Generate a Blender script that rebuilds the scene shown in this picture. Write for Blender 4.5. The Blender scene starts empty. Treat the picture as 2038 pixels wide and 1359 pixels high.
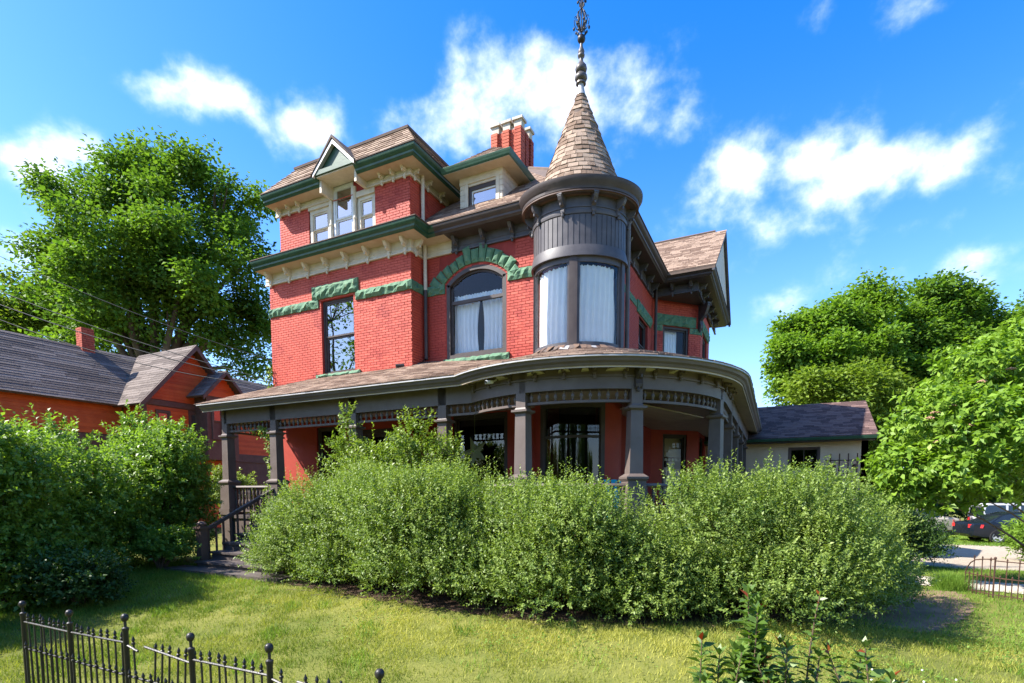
import bpy, math, random
import numpy as np
from mathutils import Vector, Matrix

random.seed(7)
rng = np.random.default_rng(11)
SC = bpy.context.scene
COL = SC.collection
PI = math.pi

# ------------------------------------------------------------------ camera
CAM_F, CAM_YAW, CAM_PITCH, CAM_PY = 1053.2, 0.46096, 0.0794, 1060.9
CAM_H = 2.0
cam_d = bpy.data.cameras.new('camera')
cam = bpy.data.objects.new('camera', cam_d)
COL.objects.link(cam)
cam.location = (0, 0, CAM_H)
cam.rotation_euler = (PI / 2 - CAM_PITCH, 0, CAM_YAW)
cam_d.sensor_width = 36.0
cam_d.lens = 36.0 * CAM_F / 2038.0
cam_d.shift_y = (CAM_PY - 679.5) / 2038.0
cam_d.clip_start = 0.05
cam_d.clip_end = 3000
SC.camera = cam
SC.render.resolution_x, SC.render.resolution_y = 1024, 683

# photo pixel -> direction (distance always comes from the thing it touches)
_R = np.array([math.cos(CAM_YAW), math.sin(CAM_YAW), 0.0])
_F = np.array([-math.sin(CAM_YAW), math.cos(CAM_YAW), 0.0])
_FW = math.cos(CAM_PITCH) * _F - math.sin(CAM_PITCH) * np.array([0, 0, 1.0])
_UP = math.sin(CAM_PITCH) * _F + math.cos(CAM_PITCH) * np.array([0, 0, 1.0])
def pix_dir(x, y):
    d = _FW + (x - 1019) / CAM_F * _R - (y - CAM_PY) / CAM_F * _UP
    return d / np.linalg.norm(d)
def at(x, y, w):
    d = _FW + (x - 1019) / CAM_F * _R - (y - CAM_PY) / CAM_F * _UP
    return np.array([0, 0, CAM_H]) + d * w

# ------------------------------------------------------------------ sun, sky
SUN_TO = Vector((-0.72, -0.52, 0.90)).normalized()      # direction towards the sun
sun_d = bpy.data.lights.new('sun', 'SUN')
sun_d.energy = 5.0
sun_d.angle = math.radians(0.5)
sun_d.color = (1.0, 0.955, 0.88)
sun = bpy.data.objects.new('sun', sun_d)
COL.objects.link(sun)
sun.rotation_euler = (-SUN_TO).to_track_quat('-Z', 'Y').to_euler()
sun.location = SUN_TO * 60
SC.view_settings.view_transform = 'Standard'
SC.view_settings.look = 'None'
SC.view_settings.exposure = 1.38
SC.view_settings.gamma = 1.0
SC.view_settings.use_curve_mapping = False

world = bpy.data.worlds.new('World')
SC.world = world
world.use_nodes = True
def build_world():
    nt = world.node_tree
    nt.nodes.clear()
    N = lambda t, **k: _mk(nt, t, **k)
    out = N('ShaderNodeOutputWorld'); bg = N('ShaderNodeBackground')
    sky = N('ShaderNodeTexSky')
    sky.sky_type = 'NISHITA'
    sky.sun_disc = False
    sky.sun_elevation = math.asin(SUN_TO.z)
    sky.sun_rotation = math.atan2(SUN_TO.x, SUN_TO.y)
    sky.altitude = 200
    sky.air_density = 1.0
    sky.dust_density = 1.0
    sky.ozone_density = 3.0
    hs = N('ShaderNodeHueSaturation')
    hs.inputs['Saturation'].default_value = 1.42
    hs.inputs['Value'].default_value = 1.0
    nt.links.new(sky.outputs[0], hs.inputs['Color'])
    hs.inputs['Hue'].default_value = .508
    tc = N('ShaderNodeTexCoord')
    sx = N('ShaderNodeSeparateXYZ'); nt.links.new(tc.outputs['Generated'], sx.inputs[0])      # pale haze towards the horizon, all round
    om = N('ShaderNodeMath'); om.operation = 'SUBTRACT'; om.use_clamp = True; om.inputs[0].default_value = 1.0; nt.links.new(sx.outputs['Z'], om.inputs[1])
    pw = N('ShaderNodeMath'); pw.operation = 'POWER'; pw.inputs[1].default_value = 4.5; nt.links.new(om.outputs[0], pw.inputs[0])
    pm = N('ShaderNodeMath'); pm.operation = 'MULTIPLY'; pm.inputs[1].default_value = .80; nt.links.new(pw.outputs[0], pm.inputs[0])
    hz = N('ShaderNodeMixRGB'); hz.inputs[2].default_value = (2.9, 3.6, 4.8, 1)
    nt.links.new(pm.outputs[0], hz.inputs[0]); nt.links.new(hs.outputs[0], hz.inputs[1])
    d = tc.outputs['Generated']
    # the clouds of the day: (pixel x, y, half width, half height, strength)
    clouds = [(350,182,80,26,.85),(470,205,80,30,.9),(590,240,85,36,.8),
        (1060,195,150,62,1.1),(930,225,110,44,.85),(1200,215,120,58,1.0),(1300,248,70,34,.7),(880,262,110,46,.7),
        (1590,322,140,52,1.1),(1740,335,160,58,1.15),(1480,362,105,44,.9),(1850,362,75,34,.8),(1640,380,220,30,.6),
        (1600,450,190,46,.42),(1790,455,95,28,.7),(1940,510,60,26,.75),(1770,552,60,30,.75),(1570,603,52,28,.7),(1950,565,120,30,.45),
        (30,312,110,52,1.0),(150,300,90,40,.95),(30,500,80,46,.8),(1610,35,45,26,.35),(1770,48,40,18,.3),(120,370,120,40,.55)]
    blobs = []
    for (x, y, a, b, s) in clouds:
        blobs.append((Vector(pix_dir(x, y)), a / CAM_F, b / CAM_F, s))
    r2 = random.Random(5)
    for i in range(14):                                   # the same kind of cloud over the rest of the sky
        az = r2.uniform(math.radians(75), math.radians(285)) - CAM_YAW * 0
        el = math.radians(r2.uniform(8, 55))
        c = Vector((math.sin(-az - 0.46) * math.cos(el), math.cos(-az - 0.46) * math.cos(el), math.sin(el)))
        a = r2.uniform(.09, .2)
        blobs.append((c, a, a * .38, r2.uniform(.7, 1.1)))
    acc = None
    for (c, a, b, s) in blobs:
        mp = N('ShaderNodeMapping'); mp.vector_type = 'TEXTURE'
        mp.inputs['Location'].default_value = c
        q = c.to_track_quat('Y', 'Z').to_euler()
        mp.inputs['Rotation'].default_value = q
        mp.inputs['Scale'].default_value = (a * 1.4, .6, b * 1.5)
        nt.links.new(d, mp.inputs['Vector'])
        ln = N('ShaderNodeVectorMath'); ln.operation = 'LENGTH'
        nt.links.new(mp.outputs[0], ln.inputs[0])
        ma = N('ShaderNodeMath'); ma.operation = 'MULTIPLY_ADD'
        ma.inputs[1].default_value = -s; ma.inputs[2].default_value = s
        nt.links.new(ln.outputs['Value'], ma.inputs[0])
        if acc is None:
            acc = ma.outputs[0]
        else:
            mx = N('ShaderNodeMath'); mx.operation = 'SMOOTH_MAX'; mx.inputs[2].default_value = .25
            nt.links.new(acc, mx.inputs[0]); nt.links.new(ma.outputs[0], mx.inputs[1])
            acc = mx.outputs[0]
    nz = N('ShaderNodeTexNoise'); nz.inputs['Scale'].default_value = 11.0
    nz.inputs['Detail'].default_value = 8.0; nz.inputs['Roughness'].default_value = .56
    nz.inputs['Distortion'].default_value = .05
    st = N('ShaderNodeMapping'); st.inputs['Scale'].default_value = (1, 1, 1.15)
    nt.links.new(d, st.inputs['Vector']); nt.links.new(st.outputs[0], nz.inputs['Vector'])
    nm = N('ShaderNodeMath'); nm.operation = 'MULTIPLY_ADD'
    nm.inputs[1].default_value = 2.5; nm.inputs[2].default_value = -1.36
    nt.links.new(nz.outputs['Fac'], nm.inputs[0])
    ad = N('ShaderNodeMath'); ad.operation = 'ADD'
    nt.links.new(acc, ad.inputs[0]); nt.links.new(nm.outputs[0], ad.inputs[1])
    rp = N('ShaderNodeMapRange'); rp.interpolation_type = 'SMOOTHERSTEP'
    rp.inputs['From Min'].default_value = .02; rp.inputs['From Max'].default_value = 1.15
    rp.inputs['To Max'].default_value = .90
    nt.links.new(ad.outputs[0], rp.inputs['Value'])
    # cloud tone: bright tops, slightly blue-grey thin parts
    cr = N('ShaderNodeMixRGB')
    cr.inputs[1].default_value = (2.7, 3.5, 5.0, 1); cr.inputs[2].default_value = (4.35, 4.45, 4.7, 1)
    nt.links.new(rp.outputs[0], cr.inputs[0])
    mix = N('ShaderNodeMixRGB')
    nt.links.new(rp.outputs[0], mix.inputs[0]); nt.links.new(hz.outputs[0], mix.inputs[1]); nt.links.new(cr.outputs[0], mix.inputs[2])
    nt.links.new(mix.outputs[0], bg.inputs['Color'])
    bg.inputs['Strength'].default_value = 0.15
    nt.links.new(bg.outputs[0], out.inputs[0])
def _mk(nt, t, **k):
    n = nt.nodes.new(t)
    for a, b in k.items():
        setattr(n, a, b)
    return n
build_world()

# ------------------------------------------------------------------ helpers
def smooth(t):
    t = np.clip(t, 0, 1)
    return t * t * (3 - 2 * t)
def gz(x, y):
    """height of the ground"""
    h = .27 * smooth((np.asarray(y, float) - 3.6) / 3.6) * smooth((2.8 - np.asarray(x, float)) / 3.6)
    h = h - .42 * smooth((np.asarray(y, float) - 13.5) / 15.0) * smooth((np.asarray(x, float) - .5) / 3.5)
    return h

class MB:
    def __init__(s):
        s.v = []; s.f = []
    def add(s, vs, fs):
        b = len(s.v)
        s.v.extend([tuple(p) for p in vs]); s.f.extend([tuple(b + i for i in f) for f in fs])
        return s
    def hexa(s, p):      # 8 points: bottom ring 4 (ccw from below), top ring 4
        return s.add(p, [(3,2,1,0),(4,5,6,7),(0,1,5,4),(1,2,6,5),(2,3,7,6),(3,0,4,7)])
    def box(s, x0, x1, y0, y1, z0, z1):
        return s.hexa([(x0,y0,z0),(x1,y0,z0),(x1,y1,z0),(x0,y1,z0),(x0,y0,z1),(x1,y0,z1),(x1,y1,z1),(x0,y1,z1)])
    def fbox(s, fr, a, b, d0, d1, z0, z1):
        """box on a wall frame: a..b along the wall, d0 (inner) .. d1 (outer)"""
        P = fr.P
        return s.hexa([P(a,z0,d1),P(b,z0,d1),P(b,z0,d0),P(a,z0,d0),P(a,z1,d1),P(b,z1,d1),P(b,z1,d0),P(a,z1,d0)])
    def prism(s, poly, ext):     # poly: list of 3d points, ext: extrusion vector
        n = len(poly); e = Vector(ext)
        a = [Vector(p) for p in poly]; b = [p + e for p in a]
        fs = [tuple(range(n - 1, -1, -1)), tuple(range(n, 2 * n))]
        for i in range(n):
            j = (i + 1) % n
            fs.append((i, j, n + j, n + i))
        return s.add(a + b, fs)
    def lathe(s, prof, c=(0,0,0), n=16, axis=None):
        vs = []; fs = []
        for (r, z) in prof:
            for k in range(n):
                t = 2 * PI * k / n
                vs.append((c[0] + r * math.cos(t), c[1] + r * math.sin(t), c[2] + z))
        for i in range(len(prof) - 1):
            for k in range(n):
                k2 = (k + 1) % n
                fs.append((i*n + k, i*n + k2, (i+1)*n + k2, (i+1)*n + k))
        fs.append(tuple(range(n - 1, -1, -1)))
        fs.append(tuple((len(prof)-1)*n + k for k in range(n)))
        return s.add(vs, fs)
    def tube(s, pts, rad, n=7, caps=True):
        pts = [Vector(p) for p in pts]; m = len(pts)
        rad = rad if hasattr(rad, '__len__') else [rad] * m
        vs = []; fs = []
        ref = Vector((.31, .22, .92))
        for i, p in enumerate(pts):
            t = (pts[min(i+1, m-1)] - pts[max(i-1, 0)]).normalized()
            a = t.cross(ref)
            if a.length < .05: a = t.cross(Vector((1, 0, 0)))
            a.normalize(); b = t.cross(a)
            for k in range(n):
                q = 2 * PI * k / n
                vs.append(p + (a * math.cos(q) + b * math.sin(q)) * rad[i])
        for i in range(m - 1):
            for k in range(n):
                k2 = (k + 1) % n
                fs.append((i*n + k2, i*n + k, (i+1)*n + k, (i+1)*n + k2))
        if caps:
            fs.append(tuple(range(n))); fs.append(tuple((m-1)*n + k for k in range(n - 1, -1, -1)))
        return s.add(vs, fs)
    def sweep(s, prof, path, closed_prof=True, caps=True):
        """prof: (d, z) outward of the path (right-hand side when walking it); mitred corners"""
        m = len(path); pv = [Vector((p[0], p[1])) for p in path]; zs = [p[2] if len(p) > 2 else 0 for p in path]
        nn = []
        for i in range(m):
            t0 = (pv[i] - pv[i-1]).normalized() if i > 0 else None
            t1 = (pv[i+1] - pv[i]).normalized() if i < m-1 else None
            if t0 is None: t0 = t1
            if t1 is None: t1 = t0
            n0 = Vector((t0.y, -t0.x)); n1 = Vector((t1.y, -t1.x))
            b = n0 + n1
            nn.append(b / max(b.length_squared / 2, .15))
        k = len(prof); vs = []; fs = []
        for i in range(m):
            for (d, z) in prof:
                q = pv[i] + nn[i] * d
                vs.append((q.x, q.y, z + zs[i]))
        kk = k if closed_prof else k - 1
        for i in range(m - 1):
            for j in range(kk):
                j2 = (j + 1) % k
                fs.append((i*k + j, i*k + j2, (i+1)*k + j2, (i+1)*k + j))
        if caps and closed_prof:
            fs.append(tuple(range(k - 1, -1, -1))); fs.append(tuple((m-1)*k + j for j in range(k)))
        return s.add(vs, fs)
    def build(s, name, mat, parent=None, sm=None, kind=None, mesh_only=False):
        me = bpy.data.meshes.new(name)
        me.from_pydata(s.v, [], s.f)
        me.materials.append(M[mat] if isinstance(mat, str) else mat)
        if sm is not None:
            me.polygons.foreach_set('use_smooth', [True] * len(me.polygons))
            me.set_sharp_from_angle(angle=math.radians(sm))
        me.update()
        if mesh_only: return me
        return place(name, me, parent, kind=kind)

def place(name, me, parent=None, loc=None, rz=None, kind=None, mat4=None):
    o = bpy.data.objects.new(name, me)
    COL.objects.link(o)
    if parent is not None:
        o.parent = parent
        pl = ROOTLOC.get(parent.name)
        if pl is not None:
            o.matrix_parent_inverse = Matrix.Translation(-pl)
    if loc is not None: o.location = loc
    if rz is not None: o.rotation_euler = (0, 0, rz)
    if mat4 is not None: o.matrix_basis = mat4
    if kind: o['kind'] = kind
    return o
ROOTLOC = {}
def thing(name, loc, label, cat, group=None):
    o = bpy.data.objects.new(name, None)
    COL.objects.link(o)
    o.location = loc; o.empty_display_size = .2
    ROOTLOC[o.name] = Vector(loc)
    return tag(o, label, cat, group)
def tag(o, label, cat, group=None):
    o['label'] = label; o['category'] = cat
    if group: o['group'] = group
    return o

class Fr:
    """a wall frame: origin, direction along the wall, outward normal"""
    def __init__(s, ox, oy, ang=0.0):
        s.o = Vector((ox, oy)); s.a = ang
        s.u = Vector((math.cos(ang), math.sin(ang))); s.n = Vector((math.sin(ang), -math.cos(ang)))
    def P(s, a, z, d=0.0):
        q = s.o + s.u * a + s.n * d
        return (q.x, q.y, z)

# ------------------------------------------------------------------ materials
M = {}
def mat(name, c1, c2=None, scale=4.0, rough=.7, bump=0.0, bscale=60.0, spec=.35, c3=None, c3amt=.0, c3scale=9.0,
        stretch=(1,1,1), metal=0.0, obj_rand=0.0, tint=False):
    m = bpy.data.materials.new(name); m.use_nodes = True
    nt = m.node_tree; nt.nodes.clear()
    N = lambda t: nt.nodes.new(t)
    out = N('ShaderNodeOutputMaterial'); b = N('ShaderNodeBsdfPrincipled')
    b.inputs['Roughness'].default_value = rough
    b.inputs['Specular IOR Level'].default_value = spec
    b.inputs['Metallic'].default_value = metal
    nt.links.new(b.outputs[0], out.inputs[0])
    geo = N('ShaderNodeNewGeometry')
    mp = N('ShaderNodeMapping'); mp.inputs['Scale'].default_value = stretch
    nt.links.new(geo.outputs['Position'], mp.inputs['Vector'])
    pos = mp.outputs[0]
    col = None
    if c2 is None: c2 = tuple(min(1, x * 1.25) for x in c1)
    nz = N('ShaderNodeTexNoise'); nz.inputs['Scale'].default_value = scale; nz.inputs['Detail'].default_value = 6
    nz.inputs['Roughness'].default_value = .6
    nt.links.new(pos, nz.inputs['Vector'])
    rp = N('ShaderNodeMapRange'); rp.inputs['From Min'].default_value = .3; rp.inputs['From Max'].default_value = .7
    fac = nz.outputs['Fac']
    if obj_rand or tint:
        if tint:
            src = N('ShaderNodeAttribute'); src.attribute_name = 'tint'; so = src.outputs['Fac']
        else:
            src = N('ShaderNodeObjectInfo'); so = src.outputs['Random']
        k = N('ShaderNodeMath'); k.operation = 'MULTIPLY_ADD'; k.inputs[1].default_value = obj_rand or .5
        k.inputs[2].default_value = -.5 * (obj_rand or .5)
        nt.links.new(so, k.inputs[0])
        a = N('ShaderNodeMath'); a.operation = 'ADD'
        nt.links.new(fac, a.inputs[0]); nt.links.new(k.outputs[0], a.inputs[1]); fac = a.outputs[0]
    nt.links.new(fac, rp.inputs['Value'])
    mx = N('ShaderNodeMixRGB'); mx.inputs[1].default_value = (*c1, 1); mx.inputs[2].default_value = (*c2, 1)
    nt.links.new(rp.outputs[0], mx.inputs[0]); col = mx.outputs[0]
    if c3 is not None:
        n3 = N('ShaderNodeTexNoise'); n3.inputs['Scale'].default_value = c3scale; n3.inputs['Detail'].default_value = 8
        n3.inputs['Roughness'].default_value = .7
        nt.links.new(pos, n3.inputs['Vector'])
        r3 = N('ShaderNodeMapRange'); r3.inputs['From Min'].default_value = .72 - c3amt * .4; r3.inputs['From Max'].default_value = .78 - c3amt * .4 + .04
        nt.links.new(n3.outputs['Fac'], r3.inputs['Value'])
        m3 = N('ShaderNodeMixRGB'); m3.inputs[2].default_value = (*c3, 1)
        nt.links.new(r3.outputs[0], m3.inputs[0]); nt.links.new(col, m3.inputs[1]); col = m3.outputs[0]
    nt.links.new(col, b.inputs['Base Color'])
    if bump:
        nb = N('ShaderNodeTexNoise'); nb.inputs['Scale'].default_value = bscale; nb.inputs['Detail'].default_value = 4
        nt.links.new(pos, nb.inputs['Vector'])
        bp = N('ShaderNodeBump'); bp.inputs['Strength'].default_value = bump; bp.inputs['Distance'].default_value = .02
        nt.links.new(nb.outputs['Fac'], bp.inputs['Height']); nt.links.new(bp.outputs[0], b.inputs['Normal'])
    M[name] = m
    return m

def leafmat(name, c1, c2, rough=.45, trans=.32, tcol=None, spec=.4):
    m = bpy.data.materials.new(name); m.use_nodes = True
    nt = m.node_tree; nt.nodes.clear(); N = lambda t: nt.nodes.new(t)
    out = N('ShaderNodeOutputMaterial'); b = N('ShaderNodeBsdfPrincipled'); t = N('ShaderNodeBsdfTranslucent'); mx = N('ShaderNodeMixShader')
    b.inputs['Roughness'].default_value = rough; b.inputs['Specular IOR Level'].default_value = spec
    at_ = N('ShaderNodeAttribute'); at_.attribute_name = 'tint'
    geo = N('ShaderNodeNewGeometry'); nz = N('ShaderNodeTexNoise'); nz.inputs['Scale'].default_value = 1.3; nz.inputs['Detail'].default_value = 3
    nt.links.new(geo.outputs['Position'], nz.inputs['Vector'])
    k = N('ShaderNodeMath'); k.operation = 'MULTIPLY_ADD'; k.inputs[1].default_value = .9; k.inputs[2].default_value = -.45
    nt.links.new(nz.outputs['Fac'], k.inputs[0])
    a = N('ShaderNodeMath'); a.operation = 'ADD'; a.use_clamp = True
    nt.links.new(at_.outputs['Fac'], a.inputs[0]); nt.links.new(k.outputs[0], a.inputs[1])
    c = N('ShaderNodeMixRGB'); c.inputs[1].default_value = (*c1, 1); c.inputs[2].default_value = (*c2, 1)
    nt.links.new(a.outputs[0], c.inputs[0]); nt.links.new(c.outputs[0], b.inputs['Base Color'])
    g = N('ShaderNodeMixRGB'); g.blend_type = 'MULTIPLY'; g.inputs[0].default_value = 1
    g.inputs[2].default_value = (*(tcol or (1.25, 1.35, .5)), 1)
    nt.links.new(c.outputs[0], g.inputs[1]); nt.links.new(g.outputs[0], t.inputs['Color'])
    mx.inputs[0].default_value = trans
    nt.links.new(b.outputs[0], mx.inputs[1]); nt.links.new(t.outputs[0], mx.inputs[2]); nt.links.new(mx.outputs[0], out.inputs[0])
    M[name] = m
    return m

def glassmat(name, tint=(.8,.85,.87), refl=.16, rough=.01, ior=1.5):
    m = bpy.data.materials.new(name); m.use_nodes = True
    nt = m.node_tree; nt.nodes.clear(); N = lambda t: nt.nodes.new(t)
    out = N('ShaderNodeOutputMaterial'); tr = N('ShaderNodeBsdfTransparent'); gl = N('ShaderNodeBsdfGlossy'); mx = N('ShaderNodeMixShader')
    tr.inputs['Color'].default_value = (*tint, 1); gl.inputs['Roughness'].default_value = rough
    fr = N('ShaderNodeFresnel'); fr.inputs['IOR'].default_value = ior
    a = N('ShaderNodeMath'); a.operation = 'ADD'; a.use_clamp = True; a.inputs[1].default_value = refl
    nt.links.new(fr.outputs[0], a.inputs[0]); nt.links.new(a.outputs[0], mx.inputs[0])
    nz = N('ShaderNodeTexNoise'); nz.inputs['Scale'].default_value = 1.1; nz.inputs['Detail'].default_value = 1
    geo = N('ShaderNodeNewGeometry'); nt.links.new(geo.outputs['Position'], nz.inputs['Vector'])
    bp = N('ShaderNodeBump'); bp.inputs['Strength'].default_value = .03; bp.inputs['Distance'].default_value = .05
    nt.links.new(nz.outputs['Fac'], bp.inputs['Height']); nt.links.new(bp.outputs[0], gl.inputs['Normal'])
    nt.links.new(tr.outputs[0], mx.inputs[1]); nt.links.new(gl.outputs[0], mx.inputs[2]); nt.links.new(mx.outputs[0], out.inputs[0])
    M[name] = m

mat('red_brick', (.40,.052,.030), (.53,.085,.050), 1.7, .62, .25, 90, obj_rand=.6, c3=(.33,.034,.022), c3amt=.45, c3scale=1.3)
mat('red_mortar', (.24,.026,.018), (.32,.036,.025), 5, .75, .3, 120)
mat('red_wall', (.30,.034,.020), (.40,.050,.026), 2.0, .6, .2, 60)
mat('green_stone', (.060,.150,.085), (.115,.215,.120), 5.0, .75, .55, 26, c3=(.22,.24,.12), c3amt=.35, c3scale=7)
mat('green_paint', (.020,.060,.035), (.035,.090,.050), 6, .4, .08, 40, c3=(.20,.19,.12), c3amt=.08, c3scale=12)
mat('cream_paint', (.52,.44,.33), (.66,.58,.45), 5, .6, .15, 50, c3=(.24,.17,.11), c3amt=.2, c3scale=10)
mat('brown_paint', (.046,.033,.030), (.070,.054,.048), 4, .52, .06, 40, c3=(.16,.12,.10), c3amt=.10, c3scale=11)
mat('charcoal_paint', (.058,.052,.056), (.100,.090,.092), 4, .46, .05, 40, c3=(.22,.19,.17), c3amt=.12, c3scale=11)
mat('porch_paint', (.102,.076,.064), (.138,.108,.094), 3, .5, .08, 40, c3=(.22,.18,.155), c3amt=.14, c3scale=12)
mat('porch_ceiling', (.36,.30,.25), (.46,.39,.33), 3, .6)
mat('soffit_tan', (.42,.32,.22), (.52,.42,.31), 3, .6, .1, 30)
mat('shingle_tan', (.185,.125,.088), (.34,.25,.185), 7, .85, .5, 140, spec=.15, obj_rand=.9)
mat('shingle_mix', (.170,.112,.082), (.335,.240,.178), 14, .9, .6, 150, spec=.12, tint=True, obj_rand=.9)
mat('shingle_dark', (.10,.062,.055), (.19,.120,.100), 14, .9, .6, 150, spec=.12, tint=True, obj_rand=.9)
mat('shingle_grey', (.110,.088,.076), (.195,.160,.138), 10, .9, .5, 150, spec=.15, tint=True, obj_rand=.7)
mat('roof_under', (.10,.075,.062), (.14,.10,.08), 5, .9)
mat('metal_flash', (.35,.33,.32), (.50,.48,.46), 5, .45, metal=.2)
mat('lead_metal', (.075,.068,.062), (.14,.125,.115), 9, .45, .1, 40, metal=.3)
mat('iron_black', (.016,.015,.015), (.030,.026,.024), 12, .42, .15, 80, c3=(.10,.045,.02), c3amt=.22, c3scale=18)
mat('rust_iron', (.045,.022,.016), (.090,.042,.026), 12, .6, .2, 80)
mat('chimney_brick', (.34,.060,.032), (.50,.120,.065), 6, .8, .5, 70, obj_rand=.8, c3=(.07,.05,.045), c3amt=.2, c3scale=5)
mat('chimney_mortar', (.30,.22,.18), (.40,.30,.25), 8, .9)
mat('stone_pot', (.42,.37,.29), (.58,.53,.43), 6, .85, .3, 50)
mat('white_paint', (.62,.62,.62), (.75,.75,.74), 5, .5)
mat('white_curtain', (.84,.84,.84), (.92,.92,.91), 3, .9, spec=.1)
mat('blind', (.42,.36,.24), (.50,.43,.30), 3, .8)
mat('unlit_room', (.022,.020,.020), (.035,.030,.028), 2, .95, spec=.05)  # near-black, the shade of unlit interiors put into the colour
mat('orange_siding', (.46,.082,.014), (.60,.125,.024), 2.5, .6, .1, 40, tint=True, obj_rand=.4)
mat('brown_trim', (.085,.050,.038), (.130,.080,.060), 4, .6)
mat('tan_stucco', (.56,.40,.26), (.68,.52,.36), 2.0, .9, .25, 30, c3=(.33,.25,.18), c3amt=.12, c3scale=4)
mat('bark', (.075,.058,.042), (.13,.10,.075), 6, .9, .8, 22, stretch=(1,1,.25))
mat('twig', (.10,.065,.040), (.15,.10,.065), 8, .8)
mat('wire_black', (.02,.02,.02), (.03,.03,.03), 2, .6)
mat('turquoise', (.010,.42,.62), (.02,.50,.70), 4, .4)
mat('star_metal', (.22,.27,.15), (.30,.36,.20), 6, .4)
mat('white_plastic', (.70,.70,.68), (.78,.78,.76), 3, .35)
mat('paper', (.62,.54,.45), (.72,.64,.54), 8, .9)
mat('grass_ground', (.095,.115,.024), (.190,.185,.045), 1.1, .95, .6, 60, spec=.1, c3=(.24,.185,.08), c3amt=.18, c3scale=.9)
mat('soil', (.050,.032,.022), (.095,.062,.042), 3, .95, .9, 35, spec=.1, c3=(.20,.13,.08), c3amt=.2, c3scale=12)
mat('dry_dirt', (.16,.105,.066), (.26,.175,.115), 2.5, .95, .9, 40, spec=.1)
mat('gravel', (.30,.245,.18), (.46,.385,.295), 9, .95, .9, 90, spec=.1, c3=(.20,.155,.11), c3amt=.25, c3scale=30)
mat('concrete', (.40,.34,.265), (.52,.455,.365), 3, .9, .4, 70, spec=.15)
mat('white_gravel', (.36,.35,.32), (.60,.58,.54), 30, .9, 1.0, 120, spec=.1)
mat('car_navy', (.006,.009,.014), (.009,.013,.020), 2, .22, spec=.35)
mat('car_silver', (.42,.42,.44), (.50,.50,.52), 2, .28, spec=.6)
mat('car_beige', (.30,.27,.21), (.36,.32,.26), 2, .3, spec=.5)
mat('tyre', (.012,.012,.012), (.022,.022,.022), 10, .8)
mat('alloy', (.55,.55,.56), (.65,.65,.66), 4, .3, metal=.6)
mat('car_glass', (.010,.014,.018), (.014,.020,.024), 2, .06, spec=.8)
mat('tail_red', (.45,.012,.012), (.60,.03,.03), 6, .2, spec=.7)
mat('wood_step', (.075,.060,.055), (.13,.105,.095), 6, .6, .3, 30, stretch=(.3,1,1), c3=(.26,.20,.16), c3amt=.2)
mat('flower_dry', (.36,.20,.13), (.46,.28,.19), 10, .9)
mat('clover_white', (.75,.75,.68), (.82,.82,.75), 10, .9)
glassmat('glass', (.96,.97,.98), .02, ior=1.3)
glassmat('glass_mirror', (.55,.60,.62), .38)
glassmat('glass_dark', (.40,.42,.42), .04)
leafmat('leaf_privet', (.070,.140,.022), (.275,.350,.075), .50, .34, spec=.35)
leafmat('leaf_lilac', (.075,.165,.022), (.270,.390,.060), .42, .42, spec=.45)
leafmat('leaf_vine', (.090,.160,.020), (.280,.360,.060), .45, .35)
leafmat('leaf_maple', (.055,.130,.020), (.185,.290,.042), .6, .42, spec=.2)
leafmat('leaf_maple_warm', (.095,.160,.020), (.240,.320,.046), .6, .38, spec=.2)
leafmat('leaf_bright', (.080,.170,.020), (.230,.350,.048), .6, .40, spec=.2)
leafmat('leaf_viburnum', (.085,.185,.018), (.260,.390,.045), .5, .36, spec=.3)
leafmat('leaf_dark', (.030,.072,.014), (.080,.150,.026), .5, .28)
leafmat('leaf_red', (.20,.035,.012), (.34,.10,.03), .5, .3, (1.2,.7,.4))
leafmat('leaf_weed', (.050,.110,.020), (.170,.260,.048), .4, .34)
leafmat('grass_blade', (.135,.190,.022), (.430,.410,.090), .55, .35, spec=.2)
leafmat('grass_green', (.095,.185,.020), (.240,.350,.052), .55, .35, spec=.2)
leafmat('clover_leaf', (.070,.150,.018), (.190,.290,.050), .55, .3, spec=.2)
# ------------------------------------------------------------------ facade building blocks
def opening_spans(openings, z):
    r = []
    for o in openings:
        if callable(o):
            q = o(z)
            if q: r.append(q)
        elif o[2] <= z <= o[3]:
            r.append((o[0], o[1]))
    return r
def cut(a, b, spans):
    segs = [(a, b)]
    for (p, q) in spans:
        nxt = []
        for (x, y) in segs:
            if q <= x or p >= y: nxt.append((x, y)); continue
            if p > x: nxt.append((x, p))
            if q < y: nxt.append((q, y))
        segs = nxt
    return segs
def wall_solid(mb, fr, s0, s1, z0, z1, openings=(), t=.28):
    """wall slab with rectangular openings, as strips"""
    zs = sorted({z0, z1, *[v for o in openings for v in (o[2], o[3]) if z0 < v < z1]})
    for a, b in zip(zs[:-1], zs[1:]):
        sp = [(o[0], o[1]) for o in openings if o[2] < (a + b) / 2 < o[3]]
        for (p, q) in cut(s0, s1, sp):
            mb.fbox(fr, p, q, -t, 0, a, b)
BW, BH, BJ = .2135, .0677, .0075
brick_protos = {}
def brick_proto(kind):
    if kind not in brick_protos:
        L = []
        for k in range(5):
            mb = MB(); j = lambda: random.uniform(-.0015, .0015)
            d = .0075 + random.uniform(-.0015, .002); c = .003
            x1, z1 = BW - BJ, BH - BJ
            f = [(c+j(), -d+j(), c+j()), (x1-c+j(), -d+j(), c+j()), (x1-c+j(), -d+j(), z1-c+j()), (c+j(), -d+j(), z1-c+j())]
            b = [(0, 0, 0), (x1, 0, 0), (x1, 0, z1), (0, 0, z1)]
            mb.add(f + b, [(0,1,2,3), (4,5,1,0), (5,6,2,1), (6,7,3,2), (7,4,0,3)])
            L.append(mb.build('brick', kind, mesh_only=True))
        brick_protos[kind] = L
    return random.choice(brick_protos[kind])
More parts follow.
